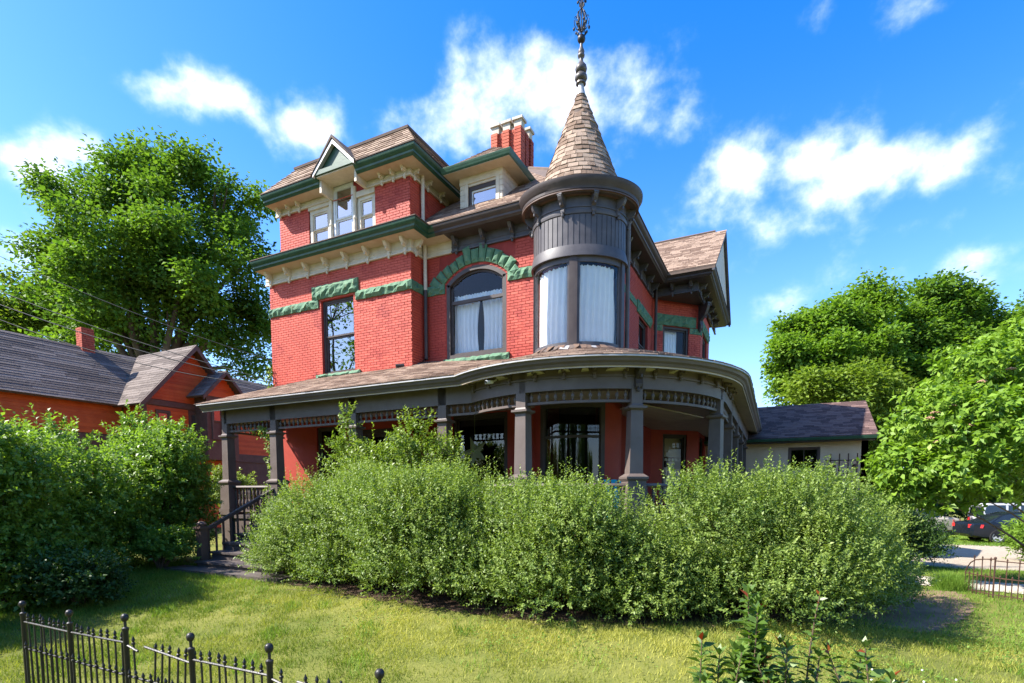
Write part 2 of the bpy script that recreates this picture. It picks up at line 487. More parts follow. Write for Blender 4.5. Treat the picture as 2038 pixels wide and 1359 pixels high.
def brick_field(fr, s0, s1, z0, z1, openings, parent, matn='red_brick', pick=None, name='brick_courses'):
    mb = MB(); n = 0
    row = 0; z = z0
    while z < z1 - .02:
        h = min(BH - BJ, z1 - z)
        off = (BW / 2 if row % 2 else 0) + random.uniform(-.012, .012)
        a = s0 - off
        sp = opening_spans(openings, z + h / 2)
        while a < s1:
            for (p, q) in cut(max(a, s0), min(a + BW - BJ, s1), sp):
                if q - p < .025: continue
                full = q - p > BW - BJ - .002 and h > BH - BJ - .002
                if full and pick and pick(p, z):
                    q3 = fr.P(p, z, 0)
                    place('brick', brick_proto(matn), parent, loc=q3, rz=fr.a)
                    n += 1
                    continue
                d = .0075 + random.uniform(-.0015, .002); c = .003
                P = fr.P
                mb.add([P(p+c,z+c,d),P(q-c,z+c,d),P(q-c,z+h-c,d),P(p+c,z+h-c,d),P(p,z,0),P(q,z,0),P(q,z+h,0),P(p,z+h,0)],
                       [(0,1,2,3),(4,5,1,0),(5,6,2,1),(6,7,3,2),(7,4,0,3)])
            a += BW
        z += BH; row += 1
    if mb.v: mb.build(name, matn, parent, kind='stuff')
    return n
def rough_stone(mb, fr, s0, s1, z0, z1, dep=.09, cell=.085, amp=.035):
    """quarry-faced stone block: bulging, chipped front"""
    nx = max(2, int((s1 - s0) / cell)); nz = max(2, int((z1 - z0) / (cell * .8)))
    vs = []; fs = []
    for j in range(nz + 1):
        for i in range(nx + 1):
            e = (i in (0, nx)) or (j in (0, nz))
            d = dep * .55 if e else dep + random.uniform(-amp, amp)
            js = 0 if i in (0, nx) else random.uniform(-.3, .3) * cell
            jz = random.uniform(-.012, .012) if j in (0, nz) else random.uniform(-.2, .2) * cell
            vs.append(fr.P(s0 + (s1-s0)*i/nx + js, z0 + (z1-z0)*j/nz + jz, d))
    for j in range(nz):
        for i in range(nx):
            a = j*(nx+1)+i
            fs.append((a, a+1, a+nx+2, a+nx+1))
    b = len(vs)
    ring = [(i, 0) for i in range(nx+1)] + [(nx, j) for j in range(1, nz+1)] + [(i, nz) for i in range(nx-1, -1, -1)] + [(0, j) for j in range(nz-1, 0, -1)]
    for (i, j) in ring:
        vs.append(fr.P(s0 + (s1-s0)*i/nx, z0 + (z1-z0)*j/nz, -.02))
    m = len(ring)
    for k in range(m):
        k2 = (k+1) % m
        i, j = ring[k]; i2, j2 = ring[k2]
        fs.append((b+k, b+k2, j2*(nx+1)+i2, j*(nx+1)+i))
    mb.add(vs, fs)
def curtain(fr, s0, s1, z0, z1, d, parent, n=46, waves=9, pinch=None, amp=.035, name='curtain'):
    mb = MB(); vs = []; fs = []; nz = 14
    ph = random.uniform(0, 6)
    for j in range(nz + 1):
        t = j / nz
        for i in range(n + 1):
            q = i / n
            s = s0 + (s1 - s0) * q
            if pinch:
                m = (s0 + s1) / 2 if pinch == 'c' else (s0 if pinch == 'l' else s1)
                s = m + (s - m) * (1 - .10 * math.sin(PI * (1 - t) * .9) * (1 if pinch else 0))
            w = amp * math.sin(q * waves * 2 * PI + ph + .8 * math.sin(t * 3)) * (.55 + .45 * (1 - t)) + .012 * math.sin(q * 37 + t * 5)
            zz = z0 + (z1 - z0) * t
            if j == 0: zz += .05 * math.sin(q * PI * 2.3 + ph) + .02 * math.sin(q * waves * 6)
            if j == nz: zz += .012 * math.sin(q * n * 1.6)
            vs.append(fr.P(s, zz, d + w))
    for j in range(nz):
        for i in range(n):
            a = j*(n+1)+i
            fs.append((a, a+1, a+n+2, a+n+1))
    mb.add(vs, fs)
    return mb.build(name, 'white_curtain', parent, sm=60)
def window(fr, s0, s1, z0, z1, parent, fm='brown_paint', rail=None, glass='glass', recess=.10, fw=.07, sash=.045, cols=1, label=None):
    """frame (the part), with sash bars and panes as its pieces"""
    mb = MB()
    mb.fbox(fr, s0, s0+fw, -recess-.06, -recess+.05, z0, z1); mb.fbox(fr, s1-fw, s1, -recess-.06, -recess+.05, z0, z1)
    mb.fbox(fr, s0+fw, s1-fw, -recess-.06, -recess+.05, z1-fw, z1); mb.fbox(fr, s0+fw, s1-fw, -recess-.06, -recess+.05, z0, z0+fw)
    w = mb.build('window', fm, parent)
    if label: w['label'] = label
    a, b, c, d = s0+fw, s1-fw, z0+fw, z1-fw
    zs = [c] + ([rail] if rail else []) + [d]
    for i in range(len(zs) - 1):
        p, q = zs[i], zs[i+1]
        dd = -recess - (.02 if i == 0 else -.012)
        mb = MB()
        mb.fbox(fr, a, a+sash, dd-.03, dd+.015, p, q); mb.fbox(fr, b-sash, b, dd-.03, dd+.015, p, q)
        mb.fbox(fr, a+sash, b-sash, dd-.03, dd+.015, p, p+sash); mb.fbox(fr, a+sash, b-sash, dd-.03, dd+.015, q-sash, q)
        for k in range(1, cols):
            m = a + (b-a)*k/cols
            mb.fbox(fr, m-.012, m+.012, dd-.025, dd+.010, p+sash, q-sash)
        mb.build('sash', fm, w)
        for k in range(cols):
            u0 = a+sash + (b-a-2*sash)*k/cols; u1 = a+sash + (b-a-2*sash)*(k+1)/cols
            mb = MB(); P = fr.P
            mb.add([P(u0,p+sash,dd-.008),P(u1,p+sash,dd-.008),P(u1,q-sash,dd-.008),P(u0,q-sash,dd-.008)], [(0,1,2,3)])
            mb.build('pane', glass, w)
    return w
# scroll brackets under the cornices
def bracket_mesh(matn, w=.11, h=.37, dep=.30):
    pr = [(0,0),(.05,.0),(.085,.03),(.095,.075),(.07,.12),(.06,.15),(.10,.17),(.15,.19),(.20,.22),(.255,.27),(.285,.32),(.30,.345),(.30,.40),(0,.40)]
    mb = MB()
    mb.prism([(-w/2, -d*dep/.3, z*h/.40) for d, z in pr], (w, 0, 0))
    mb.box(-w*.62, w*.62, -dep*1.04, 0.0, h*.93, h*1.0)
    mb.lathe([(.0,-.05),(.028,-.045),(.034,-.01),(.022,.02),(.03,.03),(.03,.05)], (0, -.045, -.01), 8)
    mb.lathe([(.0,-.04),(.022,-.03),(.022,.02),(.0,.03)], (0, -.21*dep/.3, h*.46), 8)
    for sx in (-1, 1):      # scroll eyes on the cheeks
        vs = []; c = (sx*(w/2), -.075*dep/.3, h*.62)
        mb.box(c[0]-.008, c[0]+.008, c[1]-.045, c[1]+.03, c[2]-.04, c[2]+.05)
    return mb.build('bracket', matn, mesh_only=True)
BRK = {}
BS = .82
def bracket(fr, s, z, matn, parent, w=.11, h=.37, dep=.30, d=.03):
    w *= BS; dep *= BS
    key = (matn, w, h, dep)
    if key not in BRK: BRK[key] = bracket_mesh(matn, w, h, dep)
    return place('bracket', BRK[key], parent, loc=fr.P(s, z, d), rz=fr.a)
def shingle_quad(mb, a, b, c, d, nrm, th):
    """a,b lower edge (butt), c,d upper; butt end lifted by th"""
    n = Vector(nrm); A, B, C_, D = (Vector(p) for p in (a, b, c, d))
    A2, B2 = A + n * th, B + n * th; C2, D2 = C_ + n * .003, D + n * .003
    mb.add([A, B, A2, B2, C2, D2], [(2,3,4,5), (0,1,3,2), (1,4,3), (0,2,5)])
def shingles(P00, P10, P11, P01, rows, wid, parent, matn='shingle_mix', th=.014, pick=None, name='shingle_courses', jit=.2, over=1.18):
    """shingle courses over a (possibly trapezoid) roof face; lower edge P00-P10, upper P01-P11"""
    P00, P10, P11, P01 = (Vector(p) for p in (P00, P10, P11, P01))
    nrm = (P10 - P00).cross(P01 - P00).normalized()
    mb = MB(); tints = []; n = 0
    for r in range(rows):
        t0 = r / rows; t1 = min(1.0, (r + over) / rows)
        L0, R0 = P00.lerp(P01, t0), P10.lerp(P11, t0)
        L1, R1 = P00.lerp(P01, t1), P10.lerp(P11, t1)
        w0 = (R0 - L0).length
        k = max(1, int(round(w0 / wid)))
        cuts = [0.0]
        x = (wid * (.5 if r % 2 else 1)) * random.uniform(.8, 1.2)
        while x < w0 - wid * .3:
            cuts.append(x / w0); x += wid * random.uniform(1 - jit, 1 + jit)
        cuts.append(1.0)
        for i in range(len(cuts) - 1):
            u, v = cuts[i], cuts[i+1]
            g = .0035 / max(w0, .1)
            q = (L0.lerp(R0, u+g), L0.lerp(R0, v-g), L1.lerp(R1, v-g), L1.lerp(R1, u+g))
            tt = th * random.uniform(.75, 1.3)
            dz = (L1 - L0) * random.uniform(-.03, .03)
            q = (q[0]+dz, q[1]+dz, q[2], q[3])
            if pick and pick(r, (q[0]+q[1])/2):
                m1 = MB(); shingle_quad(m1, *q, nrm, tt); m1.build('shingle', 'shingle_tan', parent); n += 1
            else:
                shingle_quad(mb, *q, nrm, tt); tints += [random.random()] * 4
    if mb.v:
        o = mb.build(name, matn, parent, kind='stuff')
        settint(o.data, tints)
    return n
def settint(me, vals):
    a = me.attributes.new('tint', 'FLOAT', 'FACE')
    a.data.foreach_set('value', np.asarray(vals, dtype=np.float32))

# ------------------------------------------------------------------ THE RED BRICK HOUSE
HOUSE = thing('victorian_house', (-8.0, 12.5, .27), 'red brick Victorian house with conical corner turret and curved wraparound porch', 'house')
H = HOUSE
XL, XR, YG = -13.85, -8.62, 11.5           # front gable block
X3 = -13.33                                 # its third storey starts here
YM, XS = 12.07, -3.75                       # main front wall, right-hand side wall
Z_FR, Z_EV = 8.13, 8.66                     # frieze bottom, eave
FG, FM, FS = Fr(0, YG), Fr(0, YM), Fr(XS, 0, PI/2)
BA = (XS, 17.9); FC = Fr(BA[0], BA[1], PI/4); CL = 1.30*math.sqrt(2)   # bay: canted face
BX = XS + 1.30; BY0, BY1 = BA[1] + 1.30, 21.6
FB = Fr(BX, 0, PI/2)
FC2 = Fr(BX, BY1, 3*PI/4)
GW = (-11.78, -10.57, 5.33, 7.38)           # gable window, second storey
AW = (-7.91, -6.15, 5.46, 7.72)             # arched window
ac, ar = -7.03, 1.258; az = 7.72 - ar
def arch_open(z):
    if z < AW[2] or z > 7.76: return None
    if z < az + ar*math.cos(math.asin(.90/ar)): return (AW[0]-.02, AW[1]+.02)
    h = (z - az)/ (ar+.02)
    if h >= 1: return None
    q = (ar+.02) * math.sqrt(1 - h*h)
    return (ac-q, ac+q)
T3 = (-12.15, -9.75, 8.7, 9.93)             # triple window opening, third storey
RW = (15.85, 17.05, 5.6, 7.12)              # side wall window
# ----- wall slabs (the joints between the bricks)
mb = MB(); wall_solid(mb, FG, XL, XR, .25, 8.66, [GW, (-12.1,-11.0,1.36,3.85), (-10.4,-9.2,1.36,3.7)])
mb.fbox(Fr(XR, 0, PI/2), YG, YM+.3, -.28, 0, .25, 8.66)
mb.fbox(Fr(XL, 0, -PI/2), -24.0, -YG-.01, -.28, 0, .25, 8.66)
WG = mb.build('front_gable_wall', 'red_mortar', H)
mb = MB(); wall_solid(mb, FM, XR+.001, -4.6, .25, 8.66, [AW, (-7.74,-6.12,1.7,4.0)])
zs = [az + ar*math.cos(math.radians(a)) for a in range(-46, 47, 4)]; xs = [ac + ar*math.sin(math.radians(a)) for a in range(-46, 47, 4)]
for sgn in (0, 1):                           # spandrels between the arch and its rectangular opening
    pts = [(x, z) for x, z in zip(xs, zs) if (x <= ac + .001) == (sgn == 0) or abs(x-ac) < .001]
    corner = (AW[0], 7.72) if sgn == 0 else (AW[1], 7.72)
    for (p, q) in zip(pts[:-1], pts[1:]):
        mb.prism([FM.P(p[0], p[1], -.0), FM.P(q[0], q[1], -.0), FM.P(corner[0], corner[1]+.001, -.0)], (0, .26, 0))
WM = mb.build('main_front_wall', 'red_mortar', H)
mb = MB(); wall_solid(mb, FG, X3, XR, 8.66, 10.36, [T3, (-11.25,-10.48,8.7,10.36)])
mb.fbox(Fr(XR, 0, PI/2), YG, 15.6, -.28, 0, 8.6, 10.36)
mb.fbox(Fr(X3, 0, -PI/2), -15.6, -YG-.01, -.28, 0, 8.6, 10.36)
WU = mb.build('upper_gable_wall', 'red_mortar', H)
mb = MB(); wall_solid(mb, FS, 12.2, 18.0, .25, 8.66, [RW])
WS = mb.build('side_wall', 'red_mortar', H)
mb = MB()
CWN = (.36, 1.36, 5.9, 7.40); CWL = (.45, 1.40, 1.75, 3.9)
wall_solid(mb, FC, 0, CL, .2, 8.66, [CWN, CWL])
wall_solid(mb, FB, BY0+.001, BY1, .2, 8.66, [(19.7,20.9,5.9,7.4), (19.7,20.9,1.75,3.9)])
wall_solid(mb, FC2, 0.001, CL, .2, 8.66)
wall_solid(mb, Fr(-4.0, 24.6, PI), -.2, 9.9, .2, 8.66)
WB = mb.build('side_bay_wall', 'red_mortar', H)
# ----- bricks
n_b = 0
n_b += brick_field(FG, XL, XR+.008, 4.61, Z_FR, [GW, (-12.08,-10.38,7.44,7.80)], WG,
    pick=lambda s, z: s > -10.45 and 5.25 < z < 7.22)
n_b += brick_field(Fr(XR, 0, PI/2), YG-.0, YM, 5.1, Z_FR, [], WG)
n_b += brick_field(FM, XR+.02, -5.2, 5.2, Z_FR, [arch_open, (-8.12,-5.9,7.74,8.13)], WM,
    pick=lambda s, z: s > -6.1 and 5.6 < z < 7.2)
brick_field(FG, X3, XR+.008, 8.68, 9.99, [T3], WU)
brick_field(Fr(XR, 0, PI/2), YG, 14.0, 8.68, 9.99, [], WU)
brick_field(FS, 12.3, 17.9, 5.2, Z_FR, [RW], WS)
brick_field(FC, 0, CL, 5.4, Z_FR, [CWN], WB)
brick_field(FB, BY0, BY1, 5.4, Z_FR, [(19.7,20.9,5.9,7.4)], WB)
print('single bricks', n_b)
# walls behind the porch, painted smooth
mb = MB(); wall_solid(mb, Fr(0, YG-.004), XL, XR, .27, 5.0, [(-12.1,-11.0,1.36,3.85), (-10.4,-9.2,1.36,3.7)], t=.004); mb.build('porch_wall_paint', 'red_wall', H); mb = MB()
wall_solid(mb, Fr(0, YM-.004), XR+.05, -4.7, .27, 5.2, [(-7.74,-6.12,1.7,4.0)], t=.004); mb.build('porch_wall_paint', 'red_wall', H); mb = MB()
wall_solid(mb, FC, -.05, CL, .27, 5.3, [CWL], t=-.004)
mb.build('porch_wall_paint', 'red_wall', H)
# ----- dark core behind the windows, the dimness of the rooms put into its colour
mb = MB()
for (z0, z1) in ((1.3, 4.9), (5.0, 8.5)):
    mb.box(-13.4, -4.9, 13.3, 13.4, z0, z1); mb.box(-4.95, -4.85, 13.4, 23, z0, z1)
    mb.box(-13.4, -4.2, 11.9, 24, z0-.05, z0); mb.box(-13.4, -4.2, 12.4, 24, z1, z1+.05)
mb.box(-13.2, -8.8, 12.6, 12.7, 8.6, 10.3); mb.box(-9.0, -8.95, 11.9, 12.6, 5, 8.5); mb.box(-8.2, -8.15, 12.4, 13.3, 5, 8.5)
mb.build('room_dark_core', 'unlit_room', H)
# ----- green stone: strings, lintels, sills
def stone(name, fr, s0, s1, z0, z1, dep=.08, parent=H, cell=.085, amp=.035):
    mb = MB(); rough_stone(mb, fr, s0, s1, z0, z1, dep, cell, amp); return mb.build(name, 'green_stone', parent)
stone('string_course', FG, XL-.03, -11.86, 7.20, 7.44)
stone('string_course', FG, -10.47, XR+.05, 7.20, 7.44)
stone('string_course', Fr(XR, 0, PI/2), YG-.05, YM, 7.20, 7.44, .06)
stone('lintel', FG, -12.08, -10.37, 7.43, 7.79, .10)
stone('window_sill', FG, -12.0, -10.35, 5.19, 5.33, .12)
stone('string_course', FM, XR+.04, -7.95, 7.16, 7.40)
stone('string_course', FM, -6.1, -5.25, 7.16, 7.40)
stone('window_sill', FM, -8.0, -6.05, 5.28, 5.45, .12)
stone('string_course', FS, 12.9, 15.5, 7.22, 7.40, .05)
stone('lintel', FS, 15.55, 17.35, 7.13, 7.47, .08)
stone('lintel', FC, .10, 1.62, 7.42, 7.76, .08)
stone('string_course', FC, 0, .33, 7.22, 7.41, .05); stone('string_course', FC, 1.39, CL, 7.22, 7.41, .05)
stone('lintel', FB, 19.4, 21.2, 7.42, 7.76, .08); stone('string_course', FB, BY0, 19.4, 7.22, 7.41, .05)
# voussoirs of the arch, each cut differently
nv = 13; a0 = -55.0
for k in range(nv):
    t0 = math.radians(a0 + k*110/nv + .4); t1 = math.radians(a0 + (k+1)*110/nv - .4)
    ri = ar + .06; ro = ar + .06 + random.choice((.26, .30, .34, .40)) * (1.08 if 3 < k < 9 else .95)
    tm = (t0+t1)/2; dd = .07 + random.uniform(0, .03)
    pl = lambda r, t, d: FM.P(ac + r*math.sin(t), az + r*math.cos(t), d)
    mb = MB()
    f = [pl(ri,t0,.04),pl(ri,t1,.04),pl(ro,t1,.05),pl(ro,t0,.05)]
    b = [pl(ri,t0,-.02),pl(ri,t1,-.02),pl(ro,t1,-.02),pl(ro,t0,-.02)]
    rm = (ri+ro)/2
    mids = [pl(ri+.06, tm-.03, dd), pl(ri+.08, tm+.035, dd*.9), pl(ro-.07, tm+.03, dd*1.15), pl(ro-.06, tm-.035, dd)]
    mb.add(f+b+mids, [(8,9,10,11),(0,1,9,8),(1,2,10,9),(2,3,11,10),(3,0,8,11),(4,5,1,0),(5,6,2,1),(6,7,3,2),(7,4,0,3)])
    mb.build('voussoir', 'green_stone', H)
# ----- cornices
GUT = [(.34,0),(.42,0),(.44,.03),(.47,.045),(.475,.09),(.52,.125),(.55,.16),(.555,.21),(.52,.215),(.30,.22)]
def gutter(path, z, matn, name='gutter'):
    MB().sweep([(d, zz + z) for d, zz in GUT], path).build(name, matn, H, sm=35)
def frieze(path, z0, z1, matn):
    mb = MB()
    mb.sweep([(0,z0),(.035,z0),(.035,z1),(0,z1)], path)
    mb.sweep([(.034,z0),(.062,z0),(.062,z0+.035),(.05,z0+.05),(.034,z0+.055)], path)
    mb.sweep([(.034,z0+.12),(.048,z0+.125),(.048,z0+.14),(.034,z0+.145)], path)
    mb.build('frieze', matn, H)
def soffit(path, z, matn, d=.44):
    MB().sweep([(0,z),(d,z),(d,z+.035),(0,z+.035)], path).build('soffit', matn, H)
ZC = Z_EV - .215
pL = [(XL-.12, YG), (XR, YG), (XR, YM), (-7.72, YM)]
frieze(pL, Z_FR, Z_EV-.16, 'cream_paint'); soffit(pL, ZC-.002, 'soffit_tan', .40)
gutter([(XL-.12, YG), (XR, YG), (XR, YM), (-7.95, YM)], ZC, 'green_paint')
pM = [(-7.72, YM), (-5.0, YM)]
frieze(pM, Z_FR, Z_EV-.16, 'charcoal_paint'); soffit(pM, ZC-.002, 'brown_paint', .40); gutter([(-7.95, YM), (-5.1, YM)], ZC, 'brown_paint')
pS = [(XS, 12.6), (XS, BA[1]-.6)]
frieze(pS, Z_FR, Z_EV-.16, 'charcoal_paint'); soffit(pS, ZC-.002, 'brown_paint', .40)
pS2 = [(XS, 12.6), (XS, BA[1]-.15), (BX+.05, BA[1]-.15), (BX+.05, BY1+1.3)]
gutter(pS2, ZC, 'brown_paint')
pB = [(XS, BA[1]-.15), (BX+.05, BA[1]-.15), (BX+.05, BY1+1.3)]
frieze(pB, Z_FR+.05, Z_EV-.16, 'charcoal_paint'); soffit(pB, ZC-.002, 'brown_paint', .40)
# triangular soffit of the square bay head over the canted wall
mb = MB(); mb.prism([(XS, BA[1]-.15, Z_FR+.04), (BX+.05, BA[1]-.15, Z_FR+.04), (BX+.05, BY0, Z_FR+.04)], (0, 0, .03)); mb.build('soffit', 'brown_paint', H)
bracket(FC, CL-.08, 7.35, 'charcoal_paint', H, .12, .80, .55)
# dark roof edge strips
for pth in ([(XL-.12, YG), (XR, YG), (XR, YM), (-4.9, YM)], pS2):
    MB().sweep([(.28,Z_EV+.006),(.575,Z_EV+.006),(.575,Z_EV+.026),(.28,Z_EV+.03)], pth).build('roof_edge', 'roof_under', H)
for s in (-13.72, -12.95, -12.2, -11.45, -10.72, -9.98, -9.27, -8.74): bracket(FG, s, Z_FR-.02, 'cream_paint', H)
bracket(Fr(XR, 0, PI/2), YG+.14, Z_FR-.02, 'cream_paint', H)
for s in (-7.55, -6.75, -5.95, -5.45): bracket(FM, s, Z_FR-.02, 'charcoal_paint', H)
for s in (13.9, 14.8, 15.7, 16.6, 17.3): bracket(FS, s, Z_FR-.02, 'charcoal_paint', H)
FBH = Fr(0, BA[1]-.15)
for s in (XS+.62, BX-.12): bracket(FBH, s, Z_FR+.03, 'charcoal_paint', H, h=.34)
for s in (18.0, 18.8, 19.6, 20.4, 21.2, 22.0): bracket(Fr(BX+.05, 0, PI/2), s, Z_FR+.03, 'charcoal_paint', H, h=.34)
# third storey cornice
Z3 = 10.38; ZC3 = Z3 - .215
for (p, cap) in (([(X3-.1, YG), (-11.27, YG)], 1), ([(-9.98, YG), (XR, YG), (XR, 13.9)], 1)):
    frieze(p, 9.99, Z3-.16, 'cream_paint'); soffit(p, ZC3-.002, 'soffit_tan', .40); gutter(p, ZC3, 'green_paint')
    MB().sweep([(.28,Z3+.006),(.575,Z3+.006),(.575,Z3+.026),(.28,Z3+.03)], p).build('roof_edge', 'roof_under', H)
frieze([(-11.27, YG), (-11.24, YG)], 9.99, Z3-.16, 'cream_paint')
for s in (-13.22, -12.85, -12.45, -9.45, -9.08, -8.72): bracket(FG, s, 9.97, 'cream_paint', H, .09, .26, .26)
for s in (11.62, 12.2, 12.8): bracket(Fr(XR, 0, PI/2), s, 9.97, 'cream_paint', H, .09, .26, .26)
# mansard
e0 = (-13.42, 10.96, Z3+.03); e1 = (-8.07, 10.96, Z3+.03); t0 = (-12.72, 11.62, 11.24); t1 = (-8.76, 11.62, 11.24)
e2 = (-8.07, 14.6, Z3+.03); t2 = (-8.76, 14.6, 11.24); e3 = (-13.42, 14.6, Z3+.03); t3 = (-12.72, 14.6, 11.24)
mb = MB(); mb.add([e0,e1,t1,t0,e2,t2,e3,t3], [(0,1,2,3),(1,4,5,2),(6,0,3,7),(3,2,5,7)])
MANS = mb.build('mansard_roof', 'roof_under', H)
n_s = shingles(e0, e1, t1, t0, 7, .34, MANS, th=.022, pick=lambda r, p: True, jit=.12)
shingles(e1, e2, t2, t1, 7, .34, MANS, 'shingle_mix', th=.022)
mb = MB(); mb.sweep([(-.05,11.23),(.05,11.23),(.06,11.29),(-.05,11.30)], [(-12.72,14.6),(-12.72,11.62),(-8.76,11.62),(-8.76,14.6)])
mb.box(-12.7, -8.8, 11.64, 14.6, 11.235, 11.27); mb.build('ridge_cap', 'roof_under', H)
# pediment over the middle window
PX0, PX1, PA, PZ = -11.33, -9.90, (-10.615, 11.12), 10.42
mb = MB()
for sgn in (-1, 1):
    xe = PX0 if sgn < 0 else PX1; xa = PA[0]
    v = Vector((xe - xa, 0, PZ - PA[1])).normalized(); nn = Vector((-v.z, 0, v.x)) * sgn * -1
    q = [Vector((xa, 10.86, PA[1])), Vector((xe, 10.86, PZ)) + v*.10]
    up = Vector((nn.x*.07, 0, abs(nn.z)*.07))
    mb.hexa([q[0], q[1], q[1]+Vector((0,1.6,0)), q[0]+Vector((0,1.6,0)), q[0]+up+Vector((-up.x,0,.03)), q[1]+up, q[1]+up+Vector((0,1.6,0)), q[0]+up+Vector((-up.x,1.6,.03))])
PED = mb.build('pediment_roof', 'roof_under', H)
mb = MB(); mb.prism([(PX0+.16,10.99,PZ+.04),(PX1-.16,10.99,PZ+.04),(PA[0],10.99,PA[1]-.16)], (0,.05,0)); mb.build('pediment_panel', 'green_paint', H)
mb = MB()
for sgn in (-1, 1):
    xe = PX0 if sgn < 0 else PX1
    a = Vector((PA[0], 10.88, PA[1]-.03)); b = Vector((xe, 10.88, PZ-.02)); v = (b-a).normalized()
    w = Vector((0,0,-.10))
    mb.hexa([a+w, b+w*.9, b+w*.9+Vector((0,.10,0)), a+w+Vector((0,.10,0)), a, b, b+Vector((0,.10,0)), a+Vector((0,.10,0))])
mb.build('pediment_board', 'metal_flash', H)
mb = MB(); mb.box(PX0+.02, PX1-.02, 10.90, 11.03, PZ-.07, PZ+.04); mb.build('pediment_base', 'green_paint', H)
mb = MB(); mb.box(-11.26, -10.0, 10.95, 11.48, 10.315, 10.345); mb.box(-11.27,-11.20,11.06,11.5,9.99,10.315); mb.box(-10.05,-9.98,11.06,11.5,9.99,10.315)
mb.build('window_hood', 'cream_paint', H)
# triple window
w1 = window(FG, -12.13, -11.36, 8.74, 9.90, H, 'cream_paint', 9.36, 'glass_mirror', .07, .10, .04)
w2 = window(FG, -11.22, -10.50, 8.74, 10.32, H, 'white_paint', 9.46, 'glass_mirror', .05, .06, .04)
w3 = window(FG, -10.36, -9.77, 8.74, 9.86, H, 'cream_paint', 9.36, 'glass_mirror', .07, .09, .04)
for s in (-11.29, -10.43):
    mb = MB(); c = FG.P(s, 0, .02)
    mb.lathe([(.055,8.72),(.055,8.9),(.035,8.95),(.05,9.05),(.058,9.18),(.038,9.3),(.06,9.34),(.035,9.40),(.045,9.6),(.038,9.75),(.06,9.80),(.05,9.9),(.055,10.15)], (c[0], c[1], 0), 12)
    mb.build('mullion_column', 'cream_paint', H, sm=40)
mb = MB(); mb.fbox(FG, -12.15, -11.34, -.06, .03, 9.90, 10.0); mb.fbox(FG, -10.38, -9.75, -.06, .03, 9.86, 10.0)
mb.fbox(FG, -11.36, -11.22, -.14, -.04, 8.7, 10.3); mb.fbox(FG, -10.50, -10.36, -.14, -.04, 8.7, 10.3); mb.build('window_casing', 'cream_paint', H)
# second storey gable window
gwo = window(FG, *GW, H, 'brown_paint', 6.37, 'glass_mirror', .12, .06, .045)
mb = MB(); mb.fbox(FG, -10.86, -10.66, -.32, -.22, 5.42, 5.72); mb.build('window_box', 'paper', gwo)
# arched window: frame follows the arch
mb = MB()
segs = 18; hw = .88
def archpt(r, k): 
    t = math.asin(min(1, hw/ar)); a = -t + 2*t*k/segs
    return (ac + r*math.sin(a), az + r*math.cos(a))
fw = .10; spring = archpt(ar, 0)[1]
for (d0, d1, f0, f1) in ((-.16, .0, 0, fw), (-.13, -.07, fw, fw+.05)):
    mb.fbox(FM, AW[0]+f0, AW[0]+f1, d0, d1, AW[2]+f0, spring-.0); mb.fbox(FM, AW[1]-f1, AW[1]-f0, d0, d1, AW[2]+f0, spring)
    mb.fbox(FM, AW[0]+f1, AW[1]-f1, d0, d1, AW[2]+f0, AW[2]+f1)
    for k in range(segs):
        a, b = archpt(ar-f0, k), archpt(ar-f0, k+1); c, d = archpt(ar-f1, k+1), archpt(ar-f1, k)
        mb.prism([FM.P(a[0],a[1],d1), FM.P(b[0],b[1],d1), FM.P(c[0],c[1],d1), FM.P(d[0],d[1],d1)], (0, d1-d0, 0))
mb.fbox(FM, AW[0]+fw, AW[1]-fw, -.13, -.06, 6.86, 6.94)
AWIN = mb.build('window', 'brown_paint', H)
mb = MB(); top = [archpt(ar-fw-.03, k) for k in range(segs+1)]
mb.add([FM.P(AW[0]+fw,6.90,-.10), FM.P(AW[1]-fw,6.90,-.10)] + [FM.P(x, z, -.10) for x, z in reversed(top)], [tuple(range(2+len(top)))]); mb.build('pane', 'glass', AWIN)
mb = MB(); P = FM.P; mb.add([P(AW[0]+fw,AW[2]+fw,-.115),P(AW[1]-fw,AW[2]+fw,-.115),P(AW[1]-fw,6.90,-.115),P(AW[0]+fw,6.90,-.115)], [(0,1,2,3)]); mb.build('pane', 'glass', AWIN)
curtain(FM, AW[0]+.08, ac-.02, 5.52, 6.98, -.28, AWIN, waves=6, pinch='l')
curtain(FM, ac+.02, AW[1]-.08, 5.50, 6.98, -.28, AWIN, waves=6, pinch='r')
curtain(FM, AW[0]+.04, AW[1]-.04, 6.92, 7.12, -.24, AWIN, n=80, waves=16, amp=.02, name='valance')
# side wall and bay windows
window(FS, *RW, H, 'brown_paint', 6.4, 'glass_dark', .12)
wb_ = window(FC, *CWN, H, 'brown_paint', None, 'glass', .08, .07, .05)
curtain(FC, CWN[0]+.1, CWN[1]-.3, 5.9, 7.33, -.24, wb_, n=30, waves=6)
window(FB, 19.7, 20.9, 5.9, 7.4, H, 'brown_paint', 6.7, 'glass_dark', .1)
